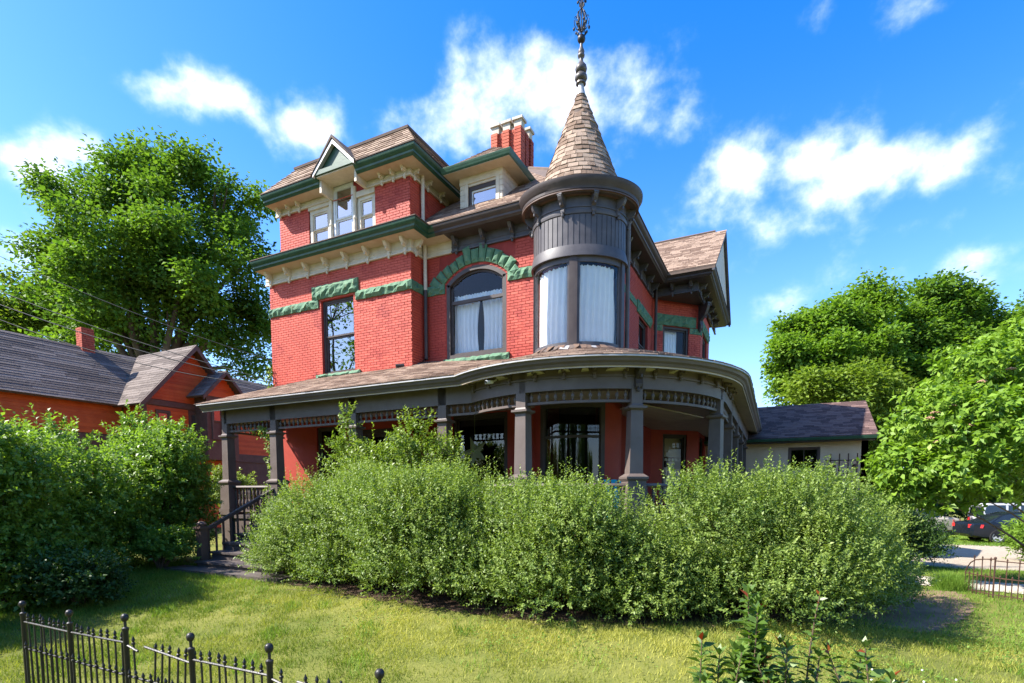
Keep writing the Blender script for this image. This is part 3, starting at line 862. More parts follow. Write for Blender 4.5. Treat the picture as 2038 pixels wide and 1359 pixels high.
# windows and doors behind the porch
pw = window(FM, -7.74, -6.12, 1.7, 4.0, H, 'brown_paint', None, 'glass_dark', .08, .09, .05)
window(FG, -12.1, -11.0, 1.36, 3.85, H, 'brown_paint', 2.9, 'glass_dark', .1)
dr = window(FG, -10.4, -9.2, 1.36, 3.7, H, 'brown_paint', 2.2, 'glass_dark', .1, .12, .10)
wl = window(FC, *CWL, H, 'brown_paint', None, 'glass', .08, .08, .05, cols=1)
mb = MB(); mb.fbox(FC, CWL[0]+.06, CWL[1]-.06, -.24, -.235, 3.15, 3.86); mb.build('roller_blind', 'blind', wl)
for (a, b, c, d) in ((.52,.78,2.55,2.80),(.82,1.05,2.05,3.0),(1.08,1.32,1.9,2.75),(.52,.78,1.9,2.45)):
    mb = MB(); mb.fbox(FC, a, b, -.20, -.196, c, d); mb.build('notice_paper', 'paper', wl)
for k in range(6):
    mb = MB(); mb.fbox(FC, .53+k*.14, .63+k*.14, -.20, -.196, 3.02, 3.11); mb.build('notice_paper', 'paper', wl)
window(FB, 19.7, 20.9, 1.75, 3.9, H, 'brown_paint', 2.8, 'glass_dark', .1)
# ----- main roof (hipped) and bay gable
K = .8; Zr = Z_EV + .03; ex0, ex1, ey0, ey1 = -14.3, XS+.55, YM-.55, 24.6; S_ = 4.5
b_ = [(ex0,ey0,Zr),(ex1,ey0,Zr),(ex1,ey1,Zr),(ex0,ey1,Zr)]; t_ = [(ex0+S_,ey0+S_,Zr+K*S_),(ex1-S_,ey0+S_,Zr+K*S_),(ex1-S_,ey1-S_,Zr+K*S_),(ex0+S_,ey1-S_,Zr+K*S_)]
# front eave starts right of the gable block
hp = (ex1-1.1, ey0+1.1, Zr+K*1.1); c1_ = (-4.28, ey0, Zr); c2_ = (ex1, 12.65, Zr)
mb = MB(); mb.add([(XR+.02,ey0,Zr),c1_,b_[2],b_[3],(ex0,15.2,Zr+.0),(XR+.02,15.2,Zr+.0)] + [(XR+.02,ey0+S_,Zr+K*S_)] + t_ + [hp, c2_],
    [(0,1,11,8,6),(12,2,9,8,11),(2,3,10,9),(7,8,9,10),(3,4,7,10),(4,5,6,7),(1,12,11)])
ROOF = mb.build('main_roof', 'roof_under', H)
shingles((XR+.05,ey0,Zr+.004), c1_, t_[1], (XR+.05,ey0+S_,Zr+K*S_), 34, .30, ROOF, 'shingle_mix', .012)
shingles(c2_, (ex1,BA[1]+.4,Zr), (ex1-S_,BA[1]+.4,Zr+K*S_), t_[1], 34, .30, ROOF, 'shingle_mix', .012)
MB().tube([hp, t_[1]], .05, 6).build('hip_ridge', 'roof_under', ROOF)
GY0, GY1, GX = BA[1]-.72, 23.3, BX+.62; GYm, GZm = (GY0+GY1)/2, Zr + 2.25
mb = MB()
A_ = [(GX,GY0,Zr),(GX,GYm,GZm),(GX,GY1,Zr)]; B_ = [(-7.5,GY0,Zr),(-7.5,GYm,GZm),(-7.5,GY1,Zr)]
th = .10
mb.add(A_ + B_ + [(p[0],p[1],p[2]-th) for p in A_+B_], [(0,1,4,3),(1,2,5,4),(0,3,9,6),(0,6,7,1),(1,7,8,2),(2,8,11,5),(6,9,10,7),(7,10,11,8)])
BR = mb.build('bay_gable_roof', 'roof_under', H)
shingles((-7.0,GY0,Zr+.004), (GX+.02,GY0,Zr+.004), (GX+.02,GYm,GZm+.004), (-7.0,GYm,GZm+.004), 26, .30, BR, 'shingle_mix', .012)
MB().tube([(-7,GYm,GZm+.02),(GX-.35,GYm,GZm+.02)], .05, 6).build('ridge_cap', 'roof_under', BR)
mb = MB(); mb.prism([(GX-.16,GY0+.3,Zr-.05),(GX-.16,GY1-.3,Zr-.05),(GX-.16,GYm,GZm-.20)], (.06,0,0)); mb.build('gable_panel', 'cream_paint', BR)
mb = MB()
for (p, q) in ((A_[0],A_[1]),(A_[2],A_[1])):
    P0, P1 = Vector(p), Vector(q); w = Vector((0,0,-.22))
    mb.hexa([P0+w+Vector((-.09,0,.06)), P0+w+Vector((-.02,0,.06)), P1+w+Vector((-.02,0,0)), P1+w+Vector((-.09,0,0)), P0+Vector((-.09,0,-.10)), P0+Vector((-.02,0,-.10)), P1+Vector((-.02,0,-.10)), P1+Vector((-.09,0,-.10))])
mb.build('rake_board', 'charcoal_paint', BR)
# ----- dormer
DX0, DX1, DY = -7.60, -6.37, 12.30
FD = Fr(0, DY)
DW = (-7.36, -6.55, 9.12, 9.80)
mb = MB(); wall_solid(mb, FD, DX0, DX1, 8.9, 10.06, [DW], .1)
mb.fbox(Fr(DX1, 0, PI/2), DY, 14.2, -.08, 0, 8.9, 10.06); mb.fbox(Fr(DX0, 0, -PI/2), -14.2, -DY-.01, -.08, 0, 8.9, 10.06)
DORM = mb.build('dormer', 'cream_paint', H)
for z in np.arange(9.2, 9.95, .14):
    for (a, b) in ((DX0, DW[0]-.11), (DW[1]+.10, DX1)):
        mb = MB(); mb.fbox(FD, a, b, 0, .018, z, z+.13); mb.build('wall_shingle', 'cream_paint', DORM)
    mb = MB(); mb.fbox(Fr(DX1, 0, PI/2), DY, 13.6, 0, .018, z, z+.13); mb.build('wall_shingle', 'cream_paint', DORM)
mb = MB(); mb.fbox(FD, DW[0]-.1, DW[0], -.05, .03, 8.95, 9.86); mb.fbox(FD, DW[1], DW[1]+.1, -.05, .03, 8.95, 9.86); mb.fbox(FD, DX0-.01, DX1+.01, 0, .035, 9.86, 10.06); mb.build('casing', 'cream_paint', DORM)
mb = MB()
for (a, b, c, d) in ((DW[0], DW[0]+.07, DW[2], DW[3]), (DW[1]-.03, DW[1], DW[2], DW[3]), (DW[0]+.07, DW[1]-.03, DW[3]-.10, DW[3])): mb.fbox(FD, a, b, -.12, -.02, c, d)
mb.build('window_frame', 'brown_paint', DORM)
mb = MB(); mb.fbox(FD, DW[0]+.07, DW[0]+.10, -.10, -.05, DW[2], DW[3]-.1); mb.fbox(FD, DW[0]+.10, DW[1]-.03, -.10, -.05, DW[3]-.14, DW[3]-.10); mb.build('sash', 'white_paint', DORM)
mb = MB(); mb.add([FD.P(DW[0]+.1,DW[2],-.08),FD.P(DW[1]-.03,DW[2],-.08),FD.P(DW[1]-.03,DW[3]-.1,-.08),FD.P(DW[0]+.1,DW[3]-.1,-.08)], [(0,1,2,3)]); mb.build('pane', 'glass_mirror', DORM)
de = (-7.90, -6.00, 11.93); dz = 10.06; dza = 10.98; dxm = (de[0]+de[1])/2; hwid = (de[1]-de[0])/2
a0_, a1_ = (de[0],de[2],dz+.11), (de[1],de[2],dz+.11); ap = (dxm, de[2]+hwid, dza); bk0, bk1, apb = (de[0],14.6,dz+.11), (de[1],14.6,dz+.11), (dxm,14.6,dza)
mb = MB(); mb.add([a0_,a1_,ap,bk0,bk1,apb], [(0,1,2),(1,4,5,2),(3,0,2,5),(0,3,4,1)])
DR = mb.build('dormer_roof', 'roof_under', H)
shingles(a0_, a1_, ap, ap, 9, .26, DR, 'shingle_mix', .014)
shingles(a1_, bk1, apb, ap, 9, .26, DR, 'shingle_mix', .014)
mb = MB(); mb.sweep([(-.02,dz-.02),(.0,dz-.02),(.03,dz+.02),(.035,dz+.06),(.06,dz+.10),(.06,dz+.115),(-.02,dz+.115)], [(de[0],14.0),(de[0],de[2]),(de[1],de[2]),(de[1],14.0)]); mb.build('dormer_fascia', 'green_paint', H, sm=35)
mb = MB(); mb.box(de[0]+.01, de[1]-.01, de[2]+.01, 14.0, dz-.03, dz-.005); mb.build('soffit', 'soffit_tan', H)
# ----- chimney
CX0, CX1, CY0, CY1 = -8.28, -7.25, 15.2, 16.15
mb = MB(); mb.box(CX0+.1, CX1-.1, CY0+.1, CY1-.1, 11.0, 13.02)
CH = mb.build('chimney', 'chimney_mortar', H)
def chim_pier(x0, x1, y0, y1, z0, z1):
    bm_ = MB(); z = z0; r = 0
    while z < z1:
        o = r % 2
        for (fr, a, b) in ((Fr(0,y0), x0, x1), (Fr(x1,0,PI/2), y0, y1), (Fr(0,y1,PI), -x1, -x0), (Fr(x0,0,-PI/2), -y1, -y0)):
            n = max(1, int(round((b-a)/.2)))
            c = [a] + [a + (b-a)*(i + (.5 if o and n > 1 else 0))/n for i in range(1 if not (o and n > 1) else 0, n)] + [b]
            for p, q in zip(c[:-1], c[1:]):
                if q-p > .03: bm_.fbox(fr, p+.004, q-.004, -.08, random.uniform(-.004,.004), z+.004, z+.085)
        z += .095; r += 1
    return bm_
pw_ = .22
for k in range(3):
    xx = CX0 + k*(CX1-CX0-pw_)/2
    chim_pier(xx, xx+pw_, CY0, CY0+.3, 11.0, 12.98).build('chimney_pier', 'chimney_brick', CH, kind=None)
for k in range(1, 3):
    yy = CY0 + k*(CY1-CY0-pw_)/2
    chim_pier(CX1-.3, CX1, yy, yy+pw_, 11.0, 12.98).build('chimney_pier', 'chimney_brick', CH)
chim_pier(CX0+.09, CX1-.09, CY0+.09, CY1-.09, 11.0, 12.95).build('chimney_core', 'chimney_brick', CH)
for (px_, py_) in ((CX0+.13,CY0+.17),((CX0+CX1)/2,CY0+.17),(CX1-.13,CY0+.17),(CX1-.13,CY1-.2)):
    mb = MB(); mb.box(px_-.12, px_+.12, py_-.12, py_+.12, 12.98, 13.20); mb.box(px_-.17, px_+.17, py_-.17, py_+.17, 13.20, 13.27)
    mb.build('chimney_pot', 'stone_pot', CH)
# ----- corner turret: a bowed bay, wider than deep
TC = Vector((-4.30, 12.19)); TN = Vector((-.3327, .943)); TR = Vector((.943, .3327)); TQ = .78
def TP(phi, r, z):
    q = TC + TR * (r*math.sin(phi)) - TN * (r*TQ*math.cos(phi))
    return (q.x, q.y, z)
def t_ring(mb, prof, p0=-2.45, p1=2.45, n=56):
    """solid of (r, z) profile swept round the turret"""
    k = len(prof); vs = []; fs = []
    for i in range(n+1):
        ph = p0 + (p1-p0)*i/n
        for (r, z) in prof: vs.append(TP(ph, r, z))
    for i in range(n):
        for j in range(k):
            j2 = (j+1) % k
            fs.append((i*k+j, i*k+j2, (i+1)*k+j2, (i+1)*k+j))
    fs.append(tuple(range(k-1,-1,-1))); fs.append(tuple(n*k+j for j in range(k)))
    mb.add(vs, fs); return mb
TRD = 1.05
mb = MB(); t_ring(mb, [(TRD-.06,7.26),(TRD,7.26),(TRD,8.04),(TRD-.06,8.04)])
TUR = mb.build('turret', 'charcoal_paint', H, sm=30)
ns = 34
for k in range(ns):                        # vertical boards
    p0 = -2.0 + 4.0*k/ns + .010; p1 = -2.0 + 4.0*(k+1)/ns - .010
    mb = MB()
    pts = [TP(p0,TRD+.016,7.30),TP(p1,TRD+.016,7.30),TP(p1,TRD-.005,7.30),TP(p0,TRD-.005,7.30)]
    mb.hexa(pts + [(p[0],p[1],8.0) for p in pts]); mb.build('board', 'charcoal_paint', TUR)
mb = MB(); t_ring(mb, [(TRD-.02,7.30),(TRD+.015,7.37),(TRD+.03,7.37),(TRD+.075,7.16),(TRD+.075,7.13),(TRD+.04,7.13),(TRD-.05,7.15)]); mb.build('skirt_band', 'charcoal_paint', TUR, sm=30)
mb = MB(); t_ring(mb, [(TRD-.05,8.02),(TRD+.03,8.02),(TRD+.04,8.06),(TRD+.04,8.09),(TRD+.015,8.10),(TRD+.015,8.40),(TRD-.05,8.40)])
t_ring(mb, [(TRD,8.15),(TRD+.035,8.15),(TRD+.035,8.18),(TRD,8.18)]); mb.build('turret_frieze', 'charcoal_paint', TUR, sm=30)
mb = MB(); t_ring(mb, [(TRD-.05,8.385),(1.34,8.385),(1.34,8.41),(TRD-.05,8.41)]); mb.build('soffit', 'brown_trim', TUR, sm=30)
mb = MB(); t_ring(mb, [(1.18,8.37),(1.28,8.37),(1.29,8.42),(1.335,8.43),(1.34,8.485),(1.375,8.52),(1.395,8.57),(1.42,8.60),(1.425,8.67),(1.39,8.68),(.85,8.80),(.85,8.72)]); mb.build('turret_gutter', 'brown_paint', TUR, sm=35)
for ph in (-1.62, -.98, -.34, .27, .88, 1.5):
    q = TP(ph, TRD+.01, 8.02); nrm = math.atan2(TP(ph,2,0)[1]-TP(ph,1,0)[1], TP(ph,2,0)[0]-TP(ph,1,0)[0]) + PI/2
    bracket(Fr(q[0], q[1], nrm), 0, 8.02, 'charcoal_paint', TUR, .11, .36, .26, 0)
# turret windows: curved sashes between posts
posts = (-1.52, -.14, 1.20, 2.2)
for (ph, hw_) in ((-1.56, .09), (-.12, .085), (1.22, .10), (2.1, .1)):
    mb = MB(); t_ring(mb, [(TRD-.12,5.12),(TRD+.02,5.12),(TRD+.02,7.16),(TRD-.12,7.16)], ph-hw_, ph+hw_, 4); mb.build('window_post', 'brown_paint', TUR, sm=30)
wins = ((-1.47,-.205),(-.035,1.12),(1.32,2.0))
for (p0, p1) in wins:
    mb = MB()
    t_ring(mb, [(TRD-.09,7.02),(TRD-.02,7.02),(TRD-.02,7.15),(TRD-.09,7.15)], p0, p1, 14); t_ring(mb, [(TRD-.09,5.2),(TRD-.02,5.2),(TRD-.02,5.31),(TRD-.09,5.31)], p0, p1, 14)
    t_ring(mb, [(TRD-.09,5.31),(TRD-.03,5.31),(TRD-.03,7.02),(TRD-.09,7.02)], p0, p0+.05, 2); t_ring(mb, [(TRD-.09,5.31),(TRD-.03,5.31),(TRD-.03,7.02),(TRD-.09,7.02)], p1-.05, p1, 2)
    w = mb.build('window', 'charcoal_paint', TUR, sm=30)
    vs = []; fs = []
    for i in range(15):
        ph = p0+.05 + (p1-p0-.1)*i/14
        vs += [TP(ph, TRD-.06, 5.31), TP(ph, TRD-.06, 7.02)]
    for i in range(14): fs.append((2*i, 2*i+2, 2*i+3, 2*i+1))
    MB().add(vs, fs).build('pane', 'glass', TUR, sm=60)
    vs = []; fs = []; n = 60; nz_ = 10
    c0, c1 = p0+.02, p1-.02
    for j in range(nz_+1):
        for i in range(n+1):
            q = i/n; ph = c0+(c1-c0)*q
            sway = .05*math.sin(q*9+j*.35)
            vs.append(TP(ph, TRD-.16 + .028*math.sin(q*7*2*PI + .9*math.sin(j*.5)) , 5.22 + (6.98-5.22)*j/nz_ + (.012*math.sin(i*1.7) if j == nz_ else 0)))
    for j in range(nz_):
        for i in range(n): fs.append((j*(n+1)+i, j*(n+1)+i+1, (j+1)*(n+1)+i+1, (j+1)*(n+1)+i))
    MB().add(vs, fs).build('curtain', 'white_curtain', TUR, sm=60)
mb = MB(); t_ring(mb, [(.4,5.0),(.45,5.0),(.45,8.3),(.4,8.3)], n=24); mb.build('turret_dark_core', 'unlit_room', TUR)  # added dark ring, its colour stands in for the unlit turret room
# worn sill: broken shingles and flashing under the turret windows
mb = MB(); t_ring(mb, [(TRD-.1,5.10),(TRD+.03,5.02),(TRD+.06,5.10),(TRD+.03,5.20),(TRD-.1,5.22)]); SIL = mb.build('turret_sill', 'brown_trim', TUR, sm=30)
for k in range(30):
    ph = -1.7 + k*.112 + random.uniform(-.03,.03); w = random.uniform(.05,.09); dz_ = random.uniform(-.05,.05)
    r0 = TRD+.02; r1 = TRD+.11+random.uniform(0,.06)
    mb = MB(); a = [TP(ph-w,r0,5.22+dz_*.4),TP(ph+w,r0,5.22+dz_*.4),TP(ph+w*.9,r1,5.13+dz_),TP(ph-w*.9,r1,5.12-dz_*.6)]
    mb.prism(a, (0,0,.012)); mb.build('sill_shingle', random.choice(('metal_flash','shingle_mix','roof_under','roof_under','brown_trim')), SIL)
# first-storey base of the turret, with one wide window
mb = MB(); t_ring(mb, [(TRD-.2,.25),(TRD-.02,.25),(TRD-.02,1.7),(TRD-.2,1.7)])
for (a, b) in ((-2.4,-.95),(.62,2.4)): t_ring(mb, [(TRD-.2,1.7),(TRD-.02,1.7),(TRD-.02,5.1),(TRD-.2,5.1)], a, b, 20)
t_ring(mb, [(TRD-.2,4.0),(TRD-.02,4.0),(TRD-.02,5.1),(TRD-.2,5.1)], -.95, .62, 20); mb.build('turret_base', 'red_wall', TUR, sm=30)
mb = MB()
for (a, b) in ((-.95,-.85),(.52,.62)): t_ring(mb, [(TRD-.14,1.7),(TRD+.01,1.7),(TRD+.01,4.0),(TRD-.14,4.0)], a, b, 2)
t_ring(mb, [(TRD-.14,3.88),(TRD,3.88),(TRD,4.0),(TRD-.14,4.0)], -.85, .52, 12); t_ring(mb, [(TRD-.14,1.7),(TRD,1.7),(TRD,1.8),(TRD-.14,1.8)], -.85, .52, 12)
t_ring(mb, [(TRD-.1,3.2),(TRD-.04,3.2),(TRD-.04,3.26),(TRD-.1,3.26)], -.85, .52, 12)
mb.build('window', 'brown_paint', TUR, sm=30)
vs = []; fs = []
for i in range(13):
    ph = -.85 + 1.37*i/12; vs += [TP(ph,TRD-.07,1.8), TP(ph,TRD-.07,3.88)]
for i in range(12): fs.append((2*i,2*i+2,2*i+3,2*i+1))
MB().add(vs, fs).build('pane', 'glass_dark', TUR, sm=60)
mb = MB(); t_ring(mb, [(.4,1.3),(.45,1.3),(.45,4.9),(.4,4.9)], n=24); mb.build('turret_dark_core', 'unlit_room', TUR)  # same dark ring for the storey below, interior shade as colour
# cone with individual shingles
cz0, cz1, cr0, cr1 = 8.72, 11.02, .985, .095
def cone_r(z): 
    t = (z-cz0)/(cz1-cz0)
    return cr0 + (cr1-cr0)*t + .05*max(0, .18-t)*2
mb = MB(); nn_ = 40; vs = []; fs = []
zz = [cz0 + (cz1-cz0)*i/10 for i in range(11)]
def CP(ph, r, z): return TP(ph, r, z) if False else (lambda q: (q.x, q.y, z))(TC + TR*(r*math.sin(ph)) - TN*(r*(TQ+.08)*math.cos(ph)))
for z in zz:
    for k in range(nn_): vs.append(CP(2*PI*k/nn_, cone_r(z)-.012, z))
for i in range(10):
    for k in range(nn_): fs.append((i*nn_+k, i*nn_+(k+1)%nn_, (i+1)*nn_+(k+1)%nn_, (i+1)*nn_+k))
mb.add(vs, fs); CONE = mb.build('turret_cone', 'roof_under', H, sm=60)
rows = 21; mbS = MB(); tn = []; n_c = 0
for r in range(rows):
    z0_ = cz0 + (cz1-cz0)*r/rows; z1_ = min(cz1, z0_ + (cz1-cz0)/rows*1.2)
    ra, rb = cone_r(z0_), cone_r(z1_)
    k = max(6, int(round(2*PI*ra*.92/.185)))
    ph = random.uniform(0, .3)
    cuts = [ph]
    while cuts[-1] < ph + 2*PI - PI/k: cuts.append(cuts[-1] + 2*PI/k*random.uniform(.7,1.3))
    cuts[-1] = ph + 2*PI
    for u, v in zip(cuts[:-1], cuts[1:]):
        g = .004/ra
        dz_ = random.uniform(-.008,.008); th_ = random.uniform(.012,.024)
        a, b = CP(u+g, ra, z0_+dz_), CP(v-g, ra, z0_+dz_); c, d = CP(v-g, rb, z1_), CP(u+g, rb, z1_)
        nr = (Vector(b)-Vector(a)).cross(Vector(d)-Vector(a)).normalized()
        mid = ((u+v)/2 + PI) % (2*PI) - PI
        if abs(mid) < 1.5 and n_c + n_s < 298:
            m1 = MB(); shingle_quad(m1, a, b, c, d, nr, th_); m1.build('shingle', 'shingle_tan', CONE); n_c += 1
        else:
            shingle_quad(mbS, a, b, c, d, nr, th_); tn += [random.random()]*4
o = mbS.build('shingle_courses', 'shingle_mix', CONE, kind='stuff'); settint(o.data, tn)
print('single shingles', n_c + n_s)
# finial
tcx, tcy = TC.x, TC.y
mb = MB(); mb.lathe([(.115,10.98),(.10,11.03),(.065,11.20),(.06,11.24)], (tcx,tcy,0), 16); FIN = mb.build('finial', 'metal_flash', H, sm=50)
mb = MB(); mb.lathe([(.05,11.23),(.115,11.235),(.11,11.27),(.07,11.29),(.12,11.31),(.145,11.36),(.135,11.41),(.10,11.45),(.085,11.48),(.12,11.50),(.135,11.56),(.12,11.62),(.08,11.67),(.05,11.71),(.04,11.78),(.045,11.80),(.075,11.82),(.08,11.86),(.06,11.89),(.075,11.93),(.06,11.97),(.035,12.03),(.025,12.14)], (tcx,tcy,0), 18)
mb.build('finial_shaft', 'lead_metal', FIN, sm=50)
mb = MB(); mb.lathe([(.005,12.11),(.05,12.125),(.082,12.16),(.092,12.20),(.082,12.245),(.05,12.28),(.005,12.295)], (tcx,tcy,0), 16); mb.build('finial_ball', 'iron_black', FIN, sm=60)
mb = MB(); mb.tube([(tcx,tcy,12.28),(tcx,tcy,13.35)], .013, 6)
for k in range(6):
    a = k*PI/3 + .3; ca, sa = math.cos(a), math.sin(a)
    L = lambda pts: [(tcx+r*ca, tcy+r*sa, z) for r, z in pts]
    mb.tube(L([(.0,12.32),(.05,12.42),(.11,12.52),(.13,12.62),(.09,12.74),(.02,12.84),(.05,12.95),(.07,13.02)]), .010, 5)
    mb.tube(L([(.02,12.36),(.11,12.42),(.16,12.52),(.165,12.62)]), .009, 5)
    mb.tube(L([(.10,12.66),(.14,12.70),(.16,12.66)]), .008, 5)
mb.build('finial_scrolls', 'iron_black', FIN)
mb = MB()
for k in range(6):
    a = k*PI/3 + .3
    for (r, z, s_) in ((.17,12.43,.036),(.12,12.34,.032),(.10,12.56,.035),(.09,12.98,.03)):
        c = (tcx+r*math.cos(a), tcy+r*math.sin(a), z); mb.lathe([(.002,-s_*1.3),(s_*.7,-s_*.4),(s_*.7,s_*.4),(.002,s_*1.3)], c, 6)
mb.lathe([(.03,13.04),(.09,13.1),(.10,13.16),(.06,13.22),(.02,13.26)], (tcx,tcy,0), 8)
mb.build('finial_leaves', 'iron_black', FIN)
# downspouts
MB().tube([(XR+.10,YG+.42,Z_EV-.05)]+[(XR+.12,YG+.46,z) for z in (8.4,7.3)], .05, 10).build('downspout', 'cream_paint', H, sm=60)
MB().tube([(XR+.12,YG+.46,7.3),(XR+.12,YG+.46,5.52),(XR+.02,YG+.30,5.36),(XR-.45,YG-.12,5.28)], .05, 10).build('downspout', 'brown_paint', H, sm=60)
MB().tube([(XR+.10,YG+.42,10.2),(XR+.10,YG+.42,8.72)], .05, 10).build('downspout', 'cream_paint', H, sm=60)
q = TP(1.56, 1.12, 0); MB().tube([(q[0]+.1,q[1],8.3),(q[0]-.0,q[1],8.1),(q[0],q[1],5.2),(q[0]+.12,q[1]+.15,5.08),(q[0]+.4,q[1]+.6,4.99),(q[0]+.9,q[1]+1.4,4.85)], .05, 10).build('downspout', 'charcoal_paint', H, sm=60)
MB().tube([(XS+.12,17.65,8.4),(XS+.12,17.65,5.2)], .05, 8).build('downspout', 'brown_paint', H, sm=60)

# ------------------------------------------------------------------ PORCH (part of the house)
PY, PX, PC, PRD = 9.60, -1.07, Vector((-3.95, 11.95)), 2.88
ZF, ZB0, ZB1, ZE = 1.36, 3.80, 4.20, 4.26
def porch_path(off=0.0, x0=-13.39, y1=23.5, n=40):
    """straight front, then the bow round the turret that swells out of it, then the side"""
    r = PRD + off; dy = PC.y - (PY - off); xk = PC.x - math.sqrt(r*r - dy*dy)
    a0 = math.atan2(-dy, xk - PC.x)
    p = [(x0, PY-off), (-9.0, PY-off), (xk, PY-off)]
    for i in range(1, n):
        a = a0 + (0 - a0)*i/n
        p.append((PC.x + r*math.cos(a), PC.y + r*math.sin(a)))
    p += [(PX+off, PC.y), (PX+off, y1)]
    return p
PP = porch_path()
def plen(path):
    L = [0.0]
    for a, b in zip(path[:-1], path[1:]): L.append(L[-1] + math.hypot(b[0]-a[0], b[1]-a[1]))
    return L
PL = plen(PP)
def pat(s):
    for i in range(len(PL)-1):
        if s <= PL[i+1] or i == len(PL)-2:
            t = (s-PL[i])/(PL[i+1]-PL[i]); a, b = PP[i], PP[i+1]
            return (a[0]+(b[0]-a[0])*t, a[1]+(b[1]-a[1])*t, math.atan2(b[1]-a[1], b[0]-a[0]))
def s_of(x, y):
    return min((math.hypot(pat(s)[0]-x, pat(s)[1]-y), s) for s in np.arange(0, PL[-1], .02))[1]
def sub(s0, s1, step=.22):
    n = max(1, int((s1-s0)/step))
    return [pat(s0+(s1-s0)*i/n)[:2] for i in range(n+1)]
# rise of the beam along the bowed front
full = [(*p[:2], 0) for p in PP]
mb = MB(); mb.sweep([(-.14,ZB0),(.10,ZB0),(.10,ZB1),(-.14,ZB1)], [p[:2] for p in full])
mb.sweep([(.09,ZB0+.20),(.13,ZB0+.21),(.13,ZB0+.235),(.10,ZB0+.245)], sub(s_of(-5.5,PY), s_of(-5.5,PY)+7.0)); BEAM = mb.build('porch_beam', 'porch_paint', H, sm=25)
left = [(-13.39, 11.4), (-13.39, PY)]
mb = MB(); mb.sweep([(-.14,ZB0),(.10,ZB0),(.10,ZB1),(-.14,ZB1)], left); mb.build('porch_beam', 'porch_paint', H)
MB().sweep([(.30,ZE-.13),(.42,ZE-.13),(.44,ZE-.09),(.48,ZE-.06),(.50,ZE),(.30,ZE+.005)], [(PP[0][0]-.45, PY)]+[p[:2] for p in full[1:]]).build('porch_gutter', 'porch_paint', H, sm=25)
MB().sweep([(.05,ZB1-.02),(.40,ZE-.16),(.40,ZE-.12),(.05,ZB1+.02)], [(PP[0][0]-.45, PY)]+[p[:2] for p in full[1:]]).build('porch_soffit', 'soffit_tan', H, sm=25)
MB().sweep([(.505,ZE-.005),(.535,ZE-.002),(.535,ZE+.022),(.30,ZE+.04)], [(PP[0][0]-.5, PY)]+[p[:2] for p in full[1:]]).build('drip_edge', 'metal_flash', H, sm=25)
# roof
SL = .40
def rz_(d): return ZE + .03 + SL*d
eY = PY-.52
def bz_(r):
    """bowed roof: flattens towards the turret"""
    d = R0 - r; return ZE + .03 + .36*d - .028*d*d
R0 = PRD+.52; XK = PC.x - math.sqrt(R0*R0 - (PC.y-eY)**2); AK = math.atan2(eY-PC.y, XK-PC.x)
mb = MB()
lo = [(-13.95, eY), (PC.x, eY)]; x_ = [-13.95, XR, XR, -4.9, PC.x]
mb.add([(-13.95,eY,rz_(0)),(XR,eY,rz_(0)),(XR,YG,rz_(YG-eY)),(-12.1,YG,rz_(YG-eY)),(XK,eY,rz_(0)),(XK+.55,YM+.05,5.20),(XR,YM+.05,rz_(YM+.05-eY)),(-13.98,YG,4.80)], [(0,1,2,3),(1,4,5,6),(0,3,7)])
n = 40; vs = []; fs = []
for i in range(n+1):
    a = AK - AK*i/n
    for r in (R0, 2.6, 1.9, 1.2, .3): vs.append((PC.x+r*math.cos(a), PC.y+r*math.sin(a), bz_(r)))
for i in range(n):
    for j in range(4): fs.append((5*i+j,5*(i+1)+j,5*(i+1)+j+1,5*i+j+1))
mb.add(vs, fs)
exx = PX+.52
mb.add([(exx,PC.y,rz_(0)),(exx,23.5,rz_(0)),(XS-.1,23.5,ZE+.03+.27*(exx-XS+.1)),(XS-.1,PC.y,ZE+.03+.27*(exx-XS+.1))], [(0,1,2,3)])
PR = mb.build('porch_roof', 'roof_under', H)
rows_ = 17
shingles((-13.98,YG,4.806),(-13.97,eY-.02,rz_(0)+.006),(-12.1,YG,rz_(YG-eY)+.006),(-12.1,YG,rz_(YG-eY)+.006), 12, .30, PR, 'shingle_mix', .012)
shingles((-13.97,eY-.02,rz_(0)+.004),(XR,eY-.02,rz_(0)+.004),(XR,YG,rz_(YG-eY)+.004),(-12.1,YG,rz_(YG-eY)+.004), 16, .30, PR, 'shingle_mix', .014)
shingles((XR,eY-.02,rz_(0)+.004),(XK,eY-.02,rz_(0)+.004),(XK+.55,YM,5.205),(XR,YM,rz_(YM-eY)+.004), 20, .30, PR, 'shingle_mix', .014)
mbS = MB(); tn = []
nr_ = 24
for r in range(nr_):
    ra, rb = R0+.02-(R0-.3)*r/nr_, max(.25, R0+.02-(R0-.3)*(r+1.18)/nr_)
    k = max(3, int(round(ra*-AK/.30))); off = random.random()*.5
    for i in range(k+1):
        u, v = max(0,(i-off)/k), min(1,(i+1-off)/k)
        if v <= u: continue
        a0, a1 = AK-AK*u+.002, AK-AK*v-.002
        q = [(PC.x+rr*math.cos(aa), PC.y+rr*math.sin(aa), bz_(rr)+.006) for rr, aa in ((ra,a0),(ra,a1),(rb,a1),(rb,a0))]
        shingle_quad(mbS, *q, (0,0,1), .014*random.uniform(.8,1.3)); tn += [random.random()]*4
o = mbS.build('shingle_courses', 'shingle_mix', PR, kind='stuff'); settint(o.data, tn)
shingles((exx+.02,PC.y,rz_(0)+.004),(exx+.02,23.5,rz_(0)+.004),(XS,23.5,ZE+.034+.27*(exx-XS)),(XS,PC.y,ZE+.034+.27*(exx-XS)), 20, .32, PR, 'shingle_mix', .014)
# flashing along the wall
mb = MB(); mb.fbox(FG, -10.2, XR, 0, .03, 5.18, 5.24); mb.build('flashing', 'metal_flash', PR)
